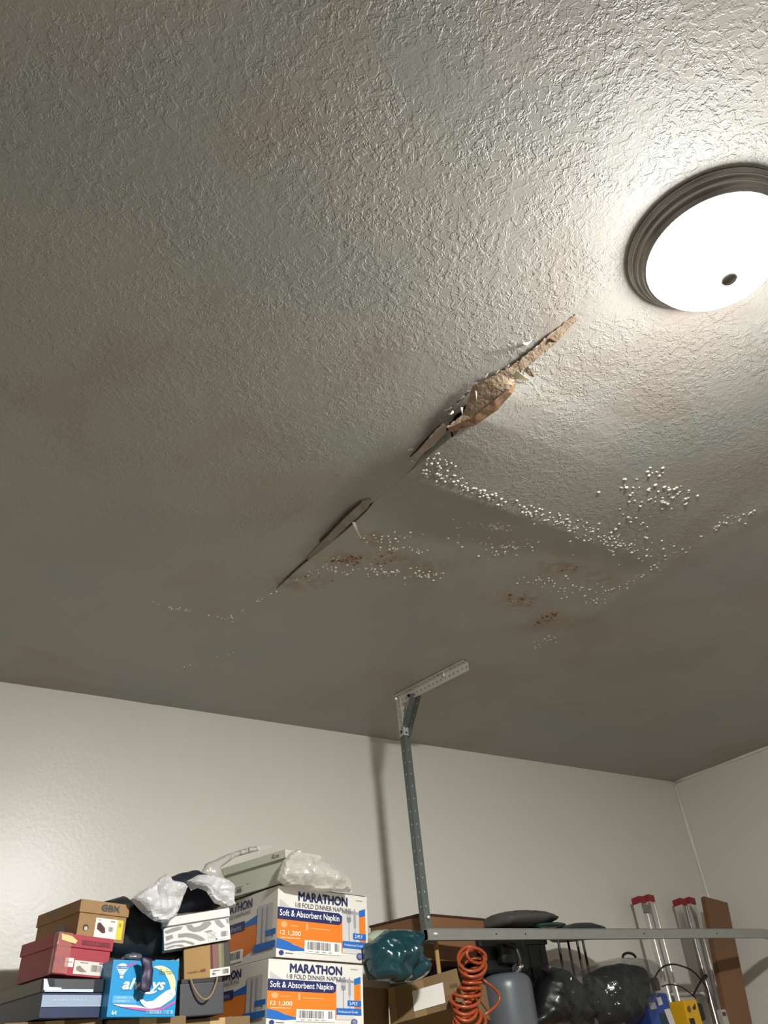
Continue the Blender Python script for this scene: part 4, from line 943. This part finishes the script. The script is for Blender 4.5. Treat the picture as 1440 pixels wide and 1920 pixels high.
# ---- ladder
MA = pm('bright_aluminium', '#cfcdc8', .28, .9, var=.08, vscale=6); MRed = pm('red_plastic_cap', '#8d1c26', .45)
lad = thing('aluminium_ladder', 'aluminium ladder with red caps leaning against the back wall', 'ladder', (4.2, 2.9, 0))
def rail(pt, pb, Yt, wd, dp, yo):
    a = at(pt[0], pt[1], Yt); b = at(pb[0], pb[1], Yt-.025); d = (b-a)/(a.z-b.z); foot = a+d*a.z
    off = Vector((0, yo, 0)); a = a+off; foot = foot+off
    bm = bmesh.new(); beam(bm, foot, a, (1, 0, 0), [(-wd/2, -dp/2), (wd/2, -dp/2), (wd/2, -dp/2+.004), (-wd/2+.004, -dp/2+.004), (-wd/2+.004, dp/2-.004), (wd/2, dp/2-.004), (wd/2, dp/2), (-wd/2, dp/2)])
    beam(bm, foot, a, (1, 0, 0), [(-wd/2, -dp/2-.0035), (-wd/2+.006, -dp/2-.0035), (-wd/2+.006, -dp/2), (-wd/2, -dp/2)]); beam(bm, foot, a, (1, 0, 0), [(wd/2-.006, -dp/2-.0035), (wd/2, -dp/2-.0035), (wd/2, -dp/2), (wd/2-.006, -dp/2)])
    local(obj('rail', bm, MA, lad), lad)
    u = (a-foot).normalized(); bm = bmesh.new(); beam(bm, a-u*.030, a+u*.004, (1, 0, 0), [(-wd/2-.002, -dp/2-.005), (wd/2+.002, -dp/2-.005), (wd/2+.002, dp/2+.002), (-wd/2-.002, dp/2+.002)])
    c_ = local(obj('end_cap', bm, MRed, lad), lad); return foot, a
RA = rail((1196, 1685), (1226, 1800), 3.10, .044, .05, 0); RB = rail((1213, 1682), (1243, 1800), 3.11, .044, .05, 0)
RC = rail((1273, 1689), (1302, 1800), 3.10, .046, .05, 0); RD = rail((1290, 1687), (1319, 1800), 3.11, .046, .05, 0)
for k in range(7):
    s = .06+k*.1215+.0
    for (U, V) in ((RA, RC),):
        p0 = U[0].lerp(U[1], s); p1 = V[0].lerp(V[1], s); bm = bmesh.new(); cyl(bm, p0+Vector((.02, .0, 0)), p1+Vector((-.02, .0, 0)), .014); local(obj('rung', bm, MA, lad), lad)
# blueish label strip on the left rail
bm = bmesh.new(); q0 = RA[0].lerp(RA[1], .965); q1 = RA[0].lerp(RA[1], .985); d = (q1-q0)
beam(bm, q0+Vector((.0, -.030, 0)), q1+Vector((0, -.030, 0)), (1, 0, 0), [(-.018, -.001), (.040, -.001), (.040, .001), (-.018, .001)]); local(obj('sticker', bm, pm('grey_sticker', '#7d7b76', .6), lad), lad)
# ---- plank
a = at(1339, 1688, 2.99); b = at(1384, 1921, 2.955); d = (b-a)/(a.z-b.z); foot = a+d*a.z
pk = bmesh.new(); beam(pk, foot-foot, a-foot, (1, -.25, 0), [(-.078, -.018), (.078, -.018), (.078, .018), (-.078, .018)])
bmesh.ops.bevel(pk, geom=[e for e in pk.edges if e.calc_length() > .1 and e.calc_length() < .3 or e.calc_length() > 1.5], offset=.004, segments=2, affect='EDGES')
o = obj('plank', pk, pm('weathered_plank', '#7a583f', .75, var=.22, vscale=5, bump=.001, bscale=40)); o.location = foot; tag(o, 'brown wooden plank leaning in the corner beside the ladder', 'plank')
# ---- small white level in front of the plank
a = at(1352, 1893, 2.86); lv = bmesh.new(); bx(lv, -.024, -.012, -a.z, .020, .012, .0, bev=.002)
t = thing('spirit_level', 'upright pale metal level with small red window before the plank', 'level', a); o = obj('body', lv, pm('pale_metal', '#b9b6ae', .4, .4), t)
bm = bmesh.new(); bx(bm, -.017, -.0135, -.028, .011, -.011, -.012); obj('window', bm, pm('dark_red', '#5a2c30', .4), t)
